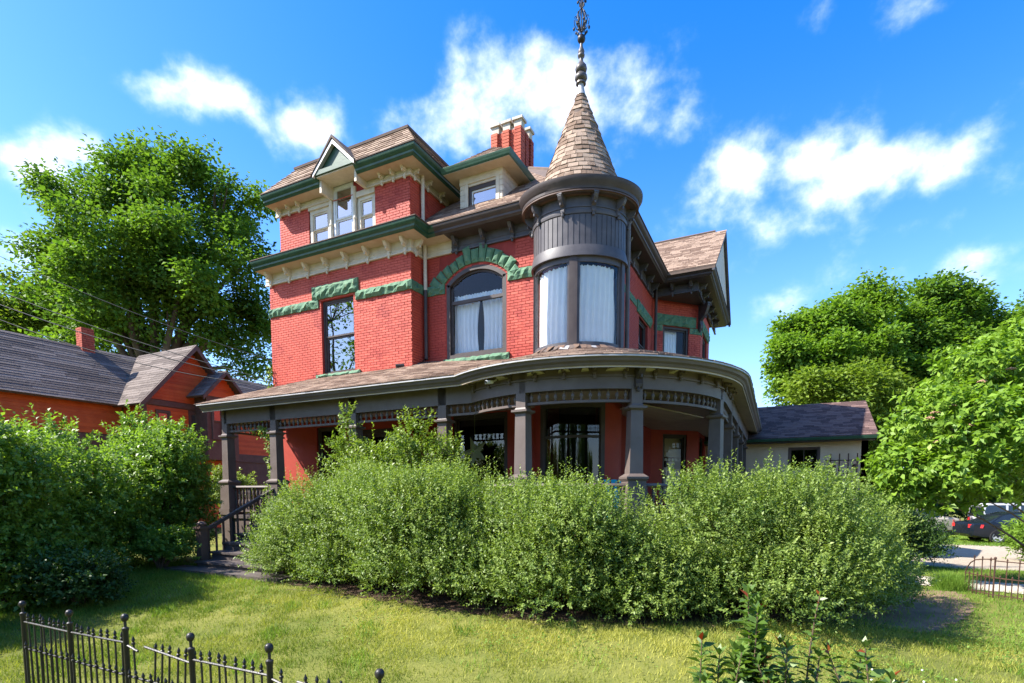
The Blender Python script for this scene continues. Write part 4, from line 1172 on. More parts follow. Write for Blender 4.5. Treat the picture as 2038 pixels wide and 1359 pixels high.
# ceiling, floor, skirt
def inner_poly(z, off):
    o_ = [p for p in porch_path(off)]
    return [(p[0], p[1], z) for p in o_] + [(XS-.05, 23.5, z), (XS-.05, YM+.1, z), (XR, YM+.1, z), (XR, YG+.1, z), (-13.39-off, YG+.1, z)]
mb = MB(); P_ = inner_poly(4.03, -.12); mb.prism(P_, (0,0,.03)); mb.build('porch_ceiling', 'porch_ceiling', H)
mb = MB(); mb.prism(inner_poly(ZF-.09, .14), (0,0,.09)); mb.build('porch_floor', 'wood_step', H)
MB().sweep([(.05,.2),(.10,.2),(.10,ZF-.08),(.05,ZF-.08)], [p[:2] for p in full]).build('porch_skirt', 'porch_paint', H)
# columns
COLS = [0.0, s_of(-11.5,PY), s_of(-8.86,PY), s_of(-6.38,PY), s_of(-4.28,9.07), s_of(-2.28,9.54), s_of(-1.07,11.45), s_of(-1.07,13.5), s_of(-1.07,15.7), s_of(-1.07,17.9), s_of(-1.07,20.1)]
def column_meshes():
    out = []
    def frus(mb, w0, w1, z0, z1):
        a, b = w0/2, w1/2; mb.hexa([(-a,-a,z0),(a,-a,z0),(a,a,z0),(-a,a,z0),(-b,-b,z1),(b,-b,z1),(b,b,z1),(-b,b,z1)])
    mb = MB(); frus(mb,.25,.22,2.30,3.44); frus(mb,.20,.20,3.50,ZB1+.01); out.append(mb.build('column','porch_paint',mesh_only=True))
    mb = MB(); frus(mb,.23,.31,3.43,3.46); frus(mb,.33,.33,3.46,3.50); frus(mb,.24,.21,3.50,3.54); out.append(mb.build('capital','porch_paint',mesh_only=True))
    mb = MB(); frus(mb,.42,.42,ZF,1.52); frus(mb,.36,.34,1.52,2.20); frus(mb,.36,.41,2.18,2.22); frus(mb,.41,.41,2.22,2.255); frus(mb,.40,.26,2.255,2.31); frus(mb,.36,.36,.2,ZF-.002); out.append(mb.build('pedestal','porch_paint',mesh_only=True))
    return out
cm = column_meshes()
for s in COLS:
    x, y, a = pat(s)
    c = place('column', cm[0], H, loc=(x,y,0), rz=a)
    for nm, me in (('capital', cm[1]), ('pedestal', cm[2])):
        place(nm, me, c)
# spindle frieze and railings
def turned(prof, n=8, name='spindle'):
    return MB().lathe(prof, (0,0,0), n).build(name, 'porch_paint', sm=50, mesh_only=True)
SPI = turned([(.012,0),(.022,.01),(.016,.03),(.03,.055),(.038,.085),(.028,.115),(.015,.135),(.024,.15),(.014,.18)], 8)
BAL = turned([(.024,0),(.026,.10),(.018,.12),(.036,.17),(.042,.23),(.030,.30),(.018,.34),(.028,.37),(.018,.40),(.034,.46),(.030,.52),(.020,.56),(.027,.58),(.027,.64)], 9, 'baluster')
for a, b in zip(COLS[:-1], COLS[1:]):
    p0, p1 = a+.10, b-.10
    mb = MB(); pth = sub(p0, p1)
    mb.sweep([(-.035,3.575),(.035,3.575),(.035,3.62),(-.035,3.62)], pth)
    mb.build('frieze_rail', 'porch_paint', H)
    n = int(round((p1-p0)/.155))
    for i in range(n):
        x, y, an = pat(p0 + (p1-p0)*(i+.5)/n); place('spindle', SPI, H, loc=(x,y,3.62))
for k, (a, b) in enumerate(zip(COLS[:-1], COLS[1:])):
    if k == 1: continue                                   # the steps come up here
    p0, p1 = a+.17, b-.17; pth = sub(p0, p1)
    mb = MB(); mb.sweep([(-.05,2.08),(.05,2.08),(.06,2.10),(.04,2.14),(-.04,2.14),(-.06,2.10)], pth); mb.build('handrail', 'porch_paint', H)
    mb = MB(); mb.sweep([(-.04,1.44),(.04,1.44),(.04,1.50),(-.04,1.50)], pth); mb.build('bottom_rail', 'porch_paint', H)
    n = int(round((p1-p0)/.145))
    if k > 7: continue
    for i in range(n):
        x, y, an = pat(p0 + (p1-p0)*(i+.5)/n)
        place('baluster', BAL, H, loc=(x,y,1.465))
# left end of the porch
mb = MB(); mb.box(-13.43,-13.35,PY+.17,11.45,2.08,2.14); mb.box(-13.42,-13.36,PY+.17,11.45,1.44,1.50); mb.build('handrail', 'porch_paint', H)
mb = MB(); mb.box(-13.42,-13.36,PY+.1,11.45,3.575,3.62); mb.build('frieze_rail', 'porch_paint', H)
for i in range(11):
    place('baluster', BAL, H, loc=(-13.39, PY+.25+i*.16, 1.465)); place('spindle', SPI, H, loc=(-13.39, PY+.2+i*.16, 3.62))
# small modillions under the bowed eave
for i in range(14):
    s = s_of(-5.4,PY) + i*.52
    x, y, an = pat(s); bracket(Fr(x, y, an), 0, ZB1-.17, 'porch_paint', H, .085, .20, .24, .10)
x, y, an = pat(COLS[5]); bracket(Fr(x, y, an), 0, ZB1-.40, 'brown_paint', H, .14, .42, .30, .11)
# flaking paint strips on the soffit edge
for i in range(7):
    s = COLS[4]-.3 + i*.52 + random.uniform(-.1,.1); x, y, an = pat(s); fr_ = Fr(x, y, an); w = random.uniform(.06,.22)
    mb = MB(); P = fr_.P; mb.add([P(-w,ZB1-.09,.106),P(w,ZB1-.085,.106),P(w*.8,ZB1-.075,.24),P(w*.1,ZB1-.07,.27),P(-w*.7,ZB1-.08,.22)], [(0,1,2,3,4)])
    mb.prism([P(-w,ZB1-.10,.104),P(w,ZB1-.09,.104),P(w*.7,ZB1-.03,.104),P(-w*.8,ZB1-.035,.104)], (0,0,-.006)); mb.build('paint_flake', 'cream_paint', H)
# drooping ceiling panel by the turret
mb = MB(); mb.hexa([(-2.6,11.2,3.80),(-1.5,12.6,3.62),(-2.5,13.6,3.70),(-3.4,12.4,3.9),(-2.6,11.2,3.82),(-1.5,12.6,3.64),(-2.5,13.6,3.72),(-3.4,12.4,3.92)]); mb.build('ceiling_panel', 'porch_ceiling', H)
# steps
SX0, SX1 = -11.46, -8.98; ns_ = 6; rise = (ZF-.27)/(ns_)
for k in range(ns_):
    y0 = 7.36 + k*.335; z1_ = .27 + rise*(k+1) - (.0 if k < ns_-1 else .02)
    mb = MB(); mb.box(SX0-.06, SX1+.06, y0-.04, y0+.345, z1_-.045, z1_); mb.box(SX0, SX1, y0, y0+.03, z1_-rise-.02, z1_-.046); mb.build('step', 'wood_step', H)
mb = MB()
for xx in (SX0-.02, SX1-.03): mb.prism([(xx,7.36,.2),(xx,9.5,.2),(xx,9.5,ZF-.12),(xx,7.36,.27)], (.05,0,0))
mb.build('stringer', 'wood_step', H)
mb = MB(); mb.box(-11.95,-8.4,6.9,7.38,.18,.33); mb.build('landing', 'wood_step', H)
for xx in (-11.50, -8.92):
    mb = MB(); mb.box(xx-.085,xx+.085,7.42,7.59,.25,1.22); mb.box(xx-.12,xx+.12,7.385,7.625,1.16,1.20); mb.lathe([(.0,1.22),(.10,1.23),(.11,1.27),(.05,1.32),(.0,1.33)],(xx,7.505,0),10); mb.build('newel_post','brown_trim',H)
    mb = MB(); a, b = Vector((xx,7.55,1.10)), Vector((xx,9.48,2.06))
    for sx in (-1,):
        mb.hexa([a+Vector((-.05,0,-.04)),a+Vector((.05,0,-.04)),b+Vector((.05,0,-.04)),b+Vector((-.05,0,-.04)),a+Vector((-.05,0,.04)),a+Vector((.05,0,.04)),b+Vector((.05,0,.04)),b+Vector((-.05,0,.04))])
    c, d = a-Vector((0,0,.62)), b-Vector((0,0,.62))
    mb.build('stair_handrail','brown_paint',H)
    for i in range(10):
        t = (i+.6)/10.4; p = a.lerp(b,t); mb = MB(); mb.box(p.x-.018,p.x+.018,p.y-.018,p.y+.018,.27+(ZF-.27)*max(0,(p.y-7.36)/2.1)-.02,p.z-.03); mb.build('stair_baluster','brown_trim',H)
# ------------------------------------------------------------------ GROUND
def axis(lo, hi, dlo, dhi, fine, coarse):
    a = [v for v in np.arange(dlo, dhi + 1e-6, fine)]
    x = dlo; st = fine
    while x > lo: st *= 1.5; x -= st; a.insert(0, max(x, lo))
    x = dhi; st = fine
    while x < hi: st *= 1.5; x += st; a.append(min(x, hi))
    return np.array(a)
gx = axis(-900, 900, -30, 22, .5, 40); gy = axis(-300, 1500, -4, 42, .5, 40)
GX_, GY_ = np.meshgrid(gx, gy)
bmp = .012*np.sin(GX_*2.1+GY_*1.3) + .010*np.sin(GX_*1.1-GY_*2.7)
GZ_ = gz(GX_, GY_) + bmp*0
vs = np.stack([GX_.ravel(), GY_.ravel(), GZ_.ravel()], 1); nx_, ny_ = len(gx), len(gy)
fs = [(j*nx_+i, j*nx_+i+1, (j+1)*nx_+i+1, (j+1)*nx_+i) for j in range(ny_-1) for i in range(nx_-1)]
mb = MB(); mb.v = [tuple(p) for p in vs]; mb.f = fs
o = mb.build('ground', 'grass_ground'); o['kind'] = 'structure'
def strip(name, A, B, matn, dz, n=24, m=10, wob=0.0, kind='structure'):
    """sheet between two polylines, draped over the ground"""
    def res(P):
        P = [Vector((p[0], p[1])) for p in P]; L = [0]
        for a, b in zip(P[:-1], P[1:]): L.append(L[-1] + (b-a).length)
        out = []
        for k in range(n+1):
            s = L[-1]*k/n
            for i in range(len(P)-1):
                if s <= L[i+1] + 1e-9: out.append(P[i].lerp(P[i+1], (s-L[i])/max(1e-9, L[i+1]-L[i]))); break
        return out
    a, b = res(A), res(B); mb = MB(); vs = []; fs = []
    for k in range(n+1):
        for j in range(m+1):
            t = j/m; w = wob*(math.sin(k*1.7+j)+random.uniform(-1,1)) if j in (0, m) else 0
            p = a[k].lerp(b[k], t) + (b[k]-a[k]).normalized()*w
            vs.append((p.x, p.y, float(gz(p.x, p.y)) + dz))
    for k in range(n):
        for j in range(m): fs.append((k*(m+1)+j, k*(m+1)+j+1, (k+1)*(m+1)+j+1, (k+1)*(m+1)+j))
    mb.add(vs, fs); o = mb.build(name, matn)
    if kind: o['kind'] = kind
    return o
strip('flower_bed', [(-9.6,7.05),(-7.5,6.80),(-5,6.52),(-3,6.45),(-1.2,6.95),(.6,8.4),(1.6,10.2),(1.8,12.3)],
      [(-9.8,9.3),(-7.5,9.3),(-5,9.3),(-3,9.3),(-1.6,9.9),(-.6,11),(-.3,12),(-.2,14)], 'soil', .006, 120, 10, .07)
strip('bare_soil', [(.5,8.6),(1.3,9.9),(1.9,11.2),(2.2,13.2)], [(1.9,8.9),(2.6,10.2),(3.2,11.7),(3.3,13.2)], 'dry_dirt', .010, 40, 8, .05)
strip('driveway', [(3.1,18.3),(4.4,18.0),(7,18.6),(12,20.2),(40,26)], [(3.1,33.5),(4.4,33.5),(7.5,31.0),(12,30.5),(40,36)], 'gravel', .006, 60, 20, .12)
strip('gravel_verge', [(1.6,14.7),(2.6,15.6),(3.4,16.0)], [(1.6,19.0),(2.6,18.6),(3.4,18.2)], 'white_gravel', .009, 16, 8, .2)
strip('footpath', [(1.9,13.9),(3.3,13.75),(4.9,13.3),(9,12.2),(30,8)], [(2.0,15.6),(3.4,15.35),(5.0,14.9),(9,13.8),(30,9.6)], 'concrete', .014, 40, 6)

# ------------------------------------------------------------------ leaf and blade builders
def mesh_quads(name, V, quads, matn, tint, sm=True):
    """V (N,4,3) quads or (N,3,3) triangles"""
    n, k, _ = V.shape
    me = bpy.data.meshes.new(name)
    me.vertices.add(n*k); me.vertices.foreach_set('co', V.reshape(-1).astype(np.float32))
    me.loops.add(n*k); me.loops.foreach_set('vertex_index', np.arange(n*k, dtype=np.int32))
    me.polygons.add(n); me.polygons.foreach_set('loop_start', np.arange(0, n*k, k, dtype=np.int32))
    me.polygons.foreach_set('loop_total', np.full(n, k, dtype=np.int32))
    me.materials.append(M[matn])
    me.update(calc_edges=True)
    settint(me, tint)
    return me
def unit(a): return a / np.maximum(np.linalg.norm(a, axis=-1, keepdims=True), 1e-9)
def leaf_quads(P, D, N, L, W, curl=.10):
    S = unit(np.cross(D, N)); L = L[:, None]; W = W[:, None]; N = unit(np.cross(S, D))
    m = P + D*L*.42
    return np.stack([P, m + S*W*.5 + N*W*.22, P + D*L - N*L*curl, m - S*W*.5 + N*W*.22], 1)
def sample_lobes(lobes, n, lo=-.6, shell=.28):
    lb = np.array(lobes, float)
    w = (lb[:, 3]*lb[:, 4] + lb[:, 3]*lb[:, 5] + lb[:, 4]*lb[:, 5]); w /= w.sum()
    idx = rng.choice(len(lb), n, p=w)
    d = unit(rng.normal(size=(n, 3)))
    d[:, 2] = np.where(d[:, 2] < lo, -d[:, 2], d[:, 2])
    r = 1 - np.abs(rng.normal(size=n))*shell; r = np.clip(r, .15, 1.08)
    c = lb[idx]
    P = c[:, :3] + d*c[:, 3:6]*r[:, None]
    nr = unit(d/c[:, 3:6])
    return P, nr, r
def twig_leaves(P, out, n_l, tl, L, W, up=.55, spread=.8, droop=0.0, rnd=.35):
    """sprigs at P pointing out/up, each with n_l leaves"""
    n = len(P)
    D = unit(out*.7 + np.array([0, 0, up]) + rng.normal(size=(n, 3))*rnd)
    tlen = tl*rng.uniform(.5, 1.3, n)
    a = unit(np.cross(D, np.array([.3, .2, 1.0]))); b = np.cross(D, a)
    Ps = []; Ds = []; Ns = []; T = []
    tw = rng.random(n)
    for k in range(n_l):
        t = (k + .5)/n_l; ang = k*2.4 + rng.uniform(0, 6.28, n)*.25 + tw*6.28
        perp = a*np.cos(ang)[:, None] + b*np.sin(ang)[:, None]
        p = P + D*(tlen*(t*1.1 - .1))[:, None]
        ld = unit(D*(.30 + .5*t) + perp*spread + np.array([0, 0, -droop]) + rng.normal(size=(n, 3))*.18)
        nn = unit(D*.8 + np.array([0, 0, .55]) + rng.normal(size=(n, 3))*.45)
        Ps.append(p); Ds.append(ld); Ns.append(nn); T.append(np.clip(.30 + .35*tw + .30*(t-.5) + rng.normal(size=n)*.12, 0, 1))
    P, D, N, T = np.concatenate(Ps), np.concatenate(Ds), np.concatenate(Ns), np.concatenate(T)
    m = len(P); sz = rng.uniform(.65, 1.25, m)
    return leaf_quads(P, D, N, L*sz, W*sz), T
def stems(root, targets, r0, r1, n=5, seed=1, bow=.15, sides=5):
    """bent tapering stems from root to each target"""
    mb = MB(); rr = random.Random(seed)
    for t in targets:
        a = Vector(root) + Vector((rr.uniform(-1,1), rr.uniform(-1,1), 0))*r0*3; b = Vector(t); L = (b-a).length
        off = Vector((rr.uniform(-1,1), rr.uniform(-1,1), rr.uniform(-.3,.6)))*L*bow
        pts = [a.lerp(b, i/n) + off*math.sin(PI*i/n)*.6 + Vector((0,0,L*.06*math.sin(PI*i/n))) for i in range(n+1)]
        mb.tube(pts, [r0 + (r1-r0)*(i/n) for i in range(n+1)], sides)
    return mb
def lobes_for(cx, cy, z0, rx, ry, h, k, rr, size=.55, skirt=0):
    """a clumpy bush body: one core and k lobes round it"""
    L = [(cx, cy, z0 + h*.48, rx*.72, ry*.72, h*.46)]
    for i in range(k):
        a = rr.uniform(0, 2*PI); q = rr.uniform(.35, .62); e = rr.uniform(.18, .80)
        L.append((cx + rx*q*math.cos(a), cy + ry*q*math.sin(a), z0 + h*e, rx*size*rr.uniform(.7,1.1), ry*size*rr.uniform(.7,1.1), h*.26*rr.uniform(.7,1.15)))
    for i in range(skirt):
        a = 2*PI*(i+rr.uniform(-.3,.3))/skirt; q = rr.uniform(.55,.72)
        L.append((cx + rx*q*math.cos(a), cy + ry*q*math.sin(a), z0 + h*rr.uniform(.14,.24), rx*.40*rr.uniform(.8,1.1), ry*.40*rr.uniform(.8,1.1), h*.20))
    return L
def bush(name, label, cat, cx, cy, rx, ry, h, matn, ntw, nl=12, tl=.26, L=.05, W=.024, group=None, k=10, seed=1, up=.6, lo=-.75, spread=.8, shoots=0, zb=None, extra=None, rnd=.35, droop=0.0, skirt=0):
    rr = random.Random(seed); z0 = float(gz(cx, cy)) if zb is None else zb
    t = thing(name, (cx, cy, z0), label, cat, group)
    lb = lobes_for(cx, cy, z0 + .06, rx, ry, h, k, rr, skirt=skirt)
    if extra: lb = lb + extra
    P, o, r = sample_lobes(lb, ntw, lo)
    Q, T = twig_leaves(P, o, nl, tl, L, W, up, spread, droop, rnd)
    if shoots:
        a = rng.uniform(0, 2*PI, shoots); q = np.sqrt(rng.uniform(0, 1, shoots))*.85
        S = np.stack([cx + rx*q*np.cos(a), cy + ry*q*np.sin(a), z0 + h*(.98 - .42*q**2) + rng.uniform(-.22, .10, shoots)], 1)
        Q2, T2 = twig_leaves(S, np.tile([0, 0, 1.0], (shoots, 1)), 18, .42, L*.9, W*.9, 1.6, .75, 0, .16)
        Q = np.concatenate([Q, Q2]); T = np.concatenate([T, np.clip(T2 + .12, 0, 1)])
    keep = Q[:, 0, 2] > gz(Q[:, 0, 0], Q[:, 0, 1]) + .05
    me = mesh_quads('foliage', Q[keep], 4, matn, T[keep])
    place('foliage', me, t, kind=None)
    tg = [(l[0], l[1], l[2]) for l in lb]
    stems((cx, cy, z0 - .03), tg, .028*max(1, h/2.5), .008, seed=seed).build('stems', 'twig', t)
    return t

# ------------------------------------------------------------------ hedge of shrubs round the porch
hg = 'privet shrubs along the porch'
for (lab, x, y, rx, ry, h, n, k, sd, sh) in (
    ('round green privet shrub growing beside the porch steps', -8.38, 7.85, 1.25, 1.22, 2.0, 5600, 12, 1, 50),
    ('bushy green privet shrub below the tall leafy vine shrub', -6.95, 7.70, 1.45, 1.35, 2.05, 6000, 12, 2, 70),
    ('wide privet shrub with upright shoots under the arched window', -4.95, 7.40, 1.60, 1.42, 2.05, 6800, 13, 3, 140),
    ('privet shrub in front of the turret, lower at one end', -3.05, 7.30, 1.42, 1.40, 1.80, 6600, 13, 4, 140),
    ('lowest privet shrub, in the dip before the porch column', -1.65, 7.55, 1.05, 1.10, 1.12, 4200, 11, 7, 90),
    ('tallest full privet shrub at the bow of the porch', -.25, 8.50, 1.58, 1.55, 1.98, 8200, 14, 5, 160),
    ('privet shrub at the garage end of the hedge', .90, 10.60, 1.32, 1.45, 1.62, 5400, 12, 6, 90)):
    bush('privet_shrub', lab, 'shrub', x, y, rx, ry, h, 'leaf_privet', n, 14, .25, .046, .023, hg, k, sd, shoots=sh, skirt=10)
# tall leafy vine shrub by the steps
bush('vine_shrub', 'tall yellow-green leafy vine shrub climbing up the porch front', 'shrub', -7.85, 8.85, .75, .45, 2.75, 'leaf_vine', 1700, 12, .30, .075, .036, None, 8, 11, shoots=10,
     extra=[(-6.75, 9.0, 3.05, .42, .35, .40), (-6.55, 9.1, 2.55, .5, .35, .45), (-8.55, 8.95, 3.2, .16, .16, .55), (-8.6, 8.95, 2.6, .35, .3, .5), (-6.0, 9.1, 2.55, .35, .3, .4), (-7.2, 9.0, 2.5, .6, .35, .4)])
# left-hand garden
lg = 'glossy shrubs on the left boundary'
bush('lilac_shrub', 'tall glossy shrub beside the porch corner post', 'shrub', -13.5, 7.6, 1.35, 1.2, 3.35, 'leaf_lilac', 3800, 12, .30, .085, .048, lg, 13, 21, lo=-.9, skirt=6, rnd=.45)
bush('lilac_shrub', 'leafy shrub between the porch shrub and the ragged lilac', 'shrub', -13.3, 5.6, 1.45, 1.35, 3.0, 'leaf_lilac', 3800, 12, .32, .085, .048, lg, 13, 22, lo=-.9, skirt=6, rnd=.5)
bush('lilac_shrub', 'ragged lilac shrub with tall tips before the orange house', 'shrub', -11.9, 4.1, 1.15, 1.1, 3.25, 'leaf_lilac', 2900, 12, .34, .085, .050, lg, 13, 23, lo=-.9, shoots=10, rnd=.6, skirt=5)
bush('lilac_shrub', 'loose shrub beside the iron fence end', 'shrub', -10.9, 2.3, 1.25, 1.0, 2.75, 'leaf_lilac', 2700, 12, .34, .082, .048, lg, 12, 24, lo=-.9, rnd=.6, skirt=5)
bush('low_shrub', 'low spreading ground shrub beside the step landing', 'shrub', -12.2, 7.0, .75, .55, .75, 'leaf_lilac', 900, 12, .22, .065, .036, None, 8, 25, lo=-.4)
bush('low_shrub', 'low dark weedy shrub under the ragged lilac', 'shrub', -10.7, 4.7, 1.1, .8, .75, 'leaf_dark', 1300, 12, .24, .07, .04, None, 8, 26, lo=-.4)
bush('low_shrub', 'small leafy shrub seen through the porch end', 'shrub', -17.2, 12.6, .9, .9, 2.3, 'leaf_vine', 900, 12, .3, .10, .05, None, 8, 27)
# right-hand side
bush('spirea_shrub', 'dark rounded shrub at the edge of the gravel driveway', 'shrub', 2.95, 18.0, 1.25, 1.4, 1.75, 'leaf_dark', 2600, 12, .35, .085, .035, None, 10, 31)
bush('fern_shrub', 'bright feathery shrub in front of the dark sedan', 'shrub', 8.3, 22.6, 1.35, 1.2, 1.35, 'leaf_bright', 1500, 12, .55, .16, .05, None, 9, 32)
for i, (x, y, r, h) in enumerate(((3.6,37.5,2.6,4.2),(8.0,41.0,3.2,5.2),(12.5,42.5,3.2,5.0),(17,42,3.4,5.4),(5.2,33.8,1.0,1.5))):
    bush('thicket_shrub', ('dark thicket shrub behind the garage end','dark overgrown shrub behind the beige car','deep green shrub behind the silver van','dark shrub beyond the sedan bonnet','low dark shrub beside the beige car')[i], 'shrub', x, y, r, r*.7, h, 'leaf_dark', 1500 if i < 4 else 500, 10, .7, .24, .13, 'thicket behind the parked cars', 9, 40+i)

# ------------------------------------------------------------------ trees
def tree(name, label, x, y, z0, trunk_h, trunk_r, crown, matn, nclump, per, csize, L, W, seed, group=None, lean=(0,0), shell=.5, flat=.8, limb_r=.12, lo=-.5):
    rr = random.Random(seed)
    t = thing(name, (x, y, z0), label, 'tree', group)
    fine = [(l[0], l[1], l[2], l[3]*.72, l[4]*.72, l[5]*.72) for l in crown]
    for lb in crown:                                   # tufts on the big boughs, so that the outline is broken
        for i in range(16):
            d = Vector((rr.gauss(0,1), rr.gauss(0,1), rr.gauss(.25,1))).normalized(); k = rr.uniform(.22,.42); e = rr.uniform(.70,1.14)
            fine.append((lb[0]+d.x*lb[3]*e, lb[1]+d.y*lb[4]*e, lb[2]+d.z*lb[5]*e, lb[3]*k, lb[4]*k, lb[5]*k*1.05))
    P, o, r = sample_lobes(fine, nclump, lo, shell)
    Ps = np.repeat(P, per, 0); os_ = np.repeat(o, per, 0)
    n = len(Ps)
    off = np.clip(rng.normal(size=(n, 3)), -1.7, 1.7)*csize*np.array([1, 1, flat])
    Ps = Ps + off
    tl = np.repeat(np.clip(.42 + rng.normal(size=nclump)*.16, 0, 1), per)
    D = unit(off*np.array([1,1,.3]) + os_*.5*csize + rng.normal(size=(n, 3))*csize*.6 + np.array([0, 0, -.25*csize]))
    N = unit(np.array([0, 0, 1.0]) + os_*.5 + rng.normal(size=(n, 3))*.45)
    s = rng.uniform(.65, 1.3, n)
    Q = leaf_quads(Ps, D, N, L*s, W*s, .15)
    place('crown', mesh_quads('crown', Q, 4, matn, np.clip(tl + rng.normal(size=n)*.12, 0, 1)), t)
    top = Vector((x+lean[0], y+lean[1], z0+trunk_h))
    mb = MB(); mb.tube([(x,y,z0-.1),(x+lean[0]*.2,y+lean[1]*.2,z0+trunk_h*.25),(x+lean[0]*.6,y+lean[1]*.6,z0+trunk_h*.65),top], [trunk_r*1.25,trunk_r,trunk_r*.85,trunk_r*.7], 10)
    mb.build('trunk', 'bark', t, sm=60)
    mb = MB(); cl = sorted(range(len(P)), key=lambda i: rr.random())[:46]
    forks = []
    for lb in crown:
        c = Vector(lb[:3]); c = top.lerp(c, .85)
        mid = top.lerp(c, .5) + Vector((rr.uniform(-1,1), rr.uniform(-1,1), .6))*(c-top).length*.08
        mb.tube([top - Vector((0,0,trunk_h*.12)), mid, c], [limb_r*1.5, limb_r, limb_r*.5], 7); forks += [mid, c]
    for i in cl:
        p = Vector(P[i]); f = min(forks, key=lambda q: (q-p).length)
        m_ = f.lerp(p, .5) + Vector((rr.uniform(-.3,.3), rr.uniform(-.3,.3), .3))*(p-f).length*.3
        mb.tube([f, m_, p], [limb_r*.45, limb_r*.3, limb_r*.1], 5)
    mb.build('limbs', 'bark', t, sm=60)
    return t
def A3(x, y, w): return [float(v) for v in at(x, y, w)]
def crown_px(pts, w):
    """lobes from the outline seen in the photograph, at distance w"""
    L = []
    for (x, y, r, dw, sy) in pts:
        c = A3(x, y+4, w+dw); k = .88*r*(w+dw)/CAM_F
        L.append((c[0], c[1], c[2], k, k, k*sy))
    return L
cL = crown_px([(230,345,60,0,.9),(310,330,50,1,.9),(200,430,95,0,.85),(330,420,110,0,.9),(455,400,75,1,1.0),(130,500,70,-1,.8),(240,540,120,-2,.85),(370,540,120,-2,.9),(480,510,65,0,1.1),(300,640,130,-1,.7),(430,640,90,1,.8),(500,640,45,2,1.2),(150,590,85,0,.7),(230,690,110,1,.5),(490,720,50,1,.8)], 37)
tr0 = A3(310, 800, 37)
tree('maple_tree', 'large spreading maple tree towering behind the orange house', tr0[0], tr0[1], 0, 9.5, .55, cL, 'leaf_maple', 1800, 40, .44, .28, .20, 51, lean=(0,0), shell=.34, limb_r=.20)
c2 = crown_px([(60,610,60,0,.8),(130,620,60,2,.7),(0,650,60,0,.7),(180,650,60,3,.6),(-60,620,70,0,.8)], 47)
q = A3(70, 760, 47); tree('yellowing_tree', 'smaller yellow-green tree behind the grey roof of the orange house', q[0], q[1], 0, 10, .35, c2, 'leaf_maple_warm', 520, 50, .6, .34, .24, 52, limb_r=.14)
rg = 'maple trees behind the garage'
c3 = crown_px([(1600,665,48,0,.9),(1640,640,40,0,.9),(1580,710,46,-1,.9),(1640,720,62,-1,1),(1700,640,52,1,1),(1735,605,36,1,1.1),(1720,690,55,0,1),(1590,770,50,-1,.8)], 35)
q = A3(1650, 900, 35); tree('maple_tree', 'pale green maple with separate tufts beside the turret side of the garage', q[0], q[1], -.2, 5.5, .35, c3, 'leaf_bright', 850, 54, .42, .25, .18, 53, rg, limb_r=.12)
c4 = crown_px([(1860,620,62,0,.9),(1930,630,55,0,.9),(1810,680,60,-1,1),(1890,710,80,-1,.9),(1960,690,48,0,.9),(1800,780,80,-2,.9),(1900,810,90,-2,.9),(1830,880,80,-2,.8),(1780,840,60,-3,.9),(1930,900,90,-1,.8)], 38)
q = A3(1870, 960, 38); tree('maple_tree', 'tall dense dark green maple behind the driveway', q[0], q[1], -.4, 5.5, .42, c4, 'leaf_maple', 1500, 56, .46, .28, .20, 54, rg, limb_r=.14)
c5 = crown_px([(1620,775,50,0,.6),(1680,765,55,0,.6),(1750,770,55,1,.6),(1740,830,45,0,.7),(1770,900,50,0,.8),(1660,790,60,0,.5)], 30)
q = A3(1690, 900, 31); tree('small_tree', 'low yellow-green tree just above the garage roof', q[0], q[1], -.3, 4, .18, c5, 'leaf_maple_warm', 380, 55, .45, .22, .15, 55, limb_r=.08)
c6 = crown_px([(2035,660,45,0,1),(2080,640,60,0,1),(2090,720,70,0,1)], 44)
q = A3(2080, 960, 44); tree('maple_tree', 'dark tree top rising behind the large-leaved shrub', q[0], q[1], -.4, 6, .3, c6, 'leaf_maple', 260, 55, .6, .3, .22, 56, rg)
# street trees across the road, which the windows mirror
for i, (x, y, h, k) in enumerate(((-38,-16,22,1.9),(-13,-21,10,1.0),(1,-20,11,1.05),(14,-17,10,1.0))):
    c7 = [(x+2.2*k,y,h*.55,3.4*k,3.2*k,2.6*k),(x-2.4*k,y+1,h*.6,3.4*k,3.2*k,2.6*k),(x,y-2,h*.72,3.4*k,3.4*k,2.6*k),(x+.5,y+1.5,h*.88,2.8*k,2.8*k,2.2*k)]
    tree('street_tree', ('broad street tree mirrored in the gable window','street tree across the road facing the arched window','street tree across the road facing the turret','street tree across the road beyond the driveway')[i], x, y, 0, h*.4, .3, c7, 'leaf_maple', 110 if i == 0 else 240, 40, .6, .34, .25, 57+i, 'street trees across the road')
for i in range(13):
    bush('street_hedge', 'tall hedge bush across the road ' + ['at the far corner', 'beyond the orange house', 'facing the orange house', 'below the gable-window tree', 'facing the porch steps', 'facing the arched window', 'facing the hedge', 'facing the turret bow', 'facing the garage', 'facing the driveway', 'past the driveway', 'near the end of the row', 'at the end of the row'][i], 'shrub', -46+i*7, -22+.5*(i%3), 4.2, 1.8, 6.5, 'leaf_privet', 700, 10, .7, .32, .18, 'hedge row across the road', 8, 80+i)
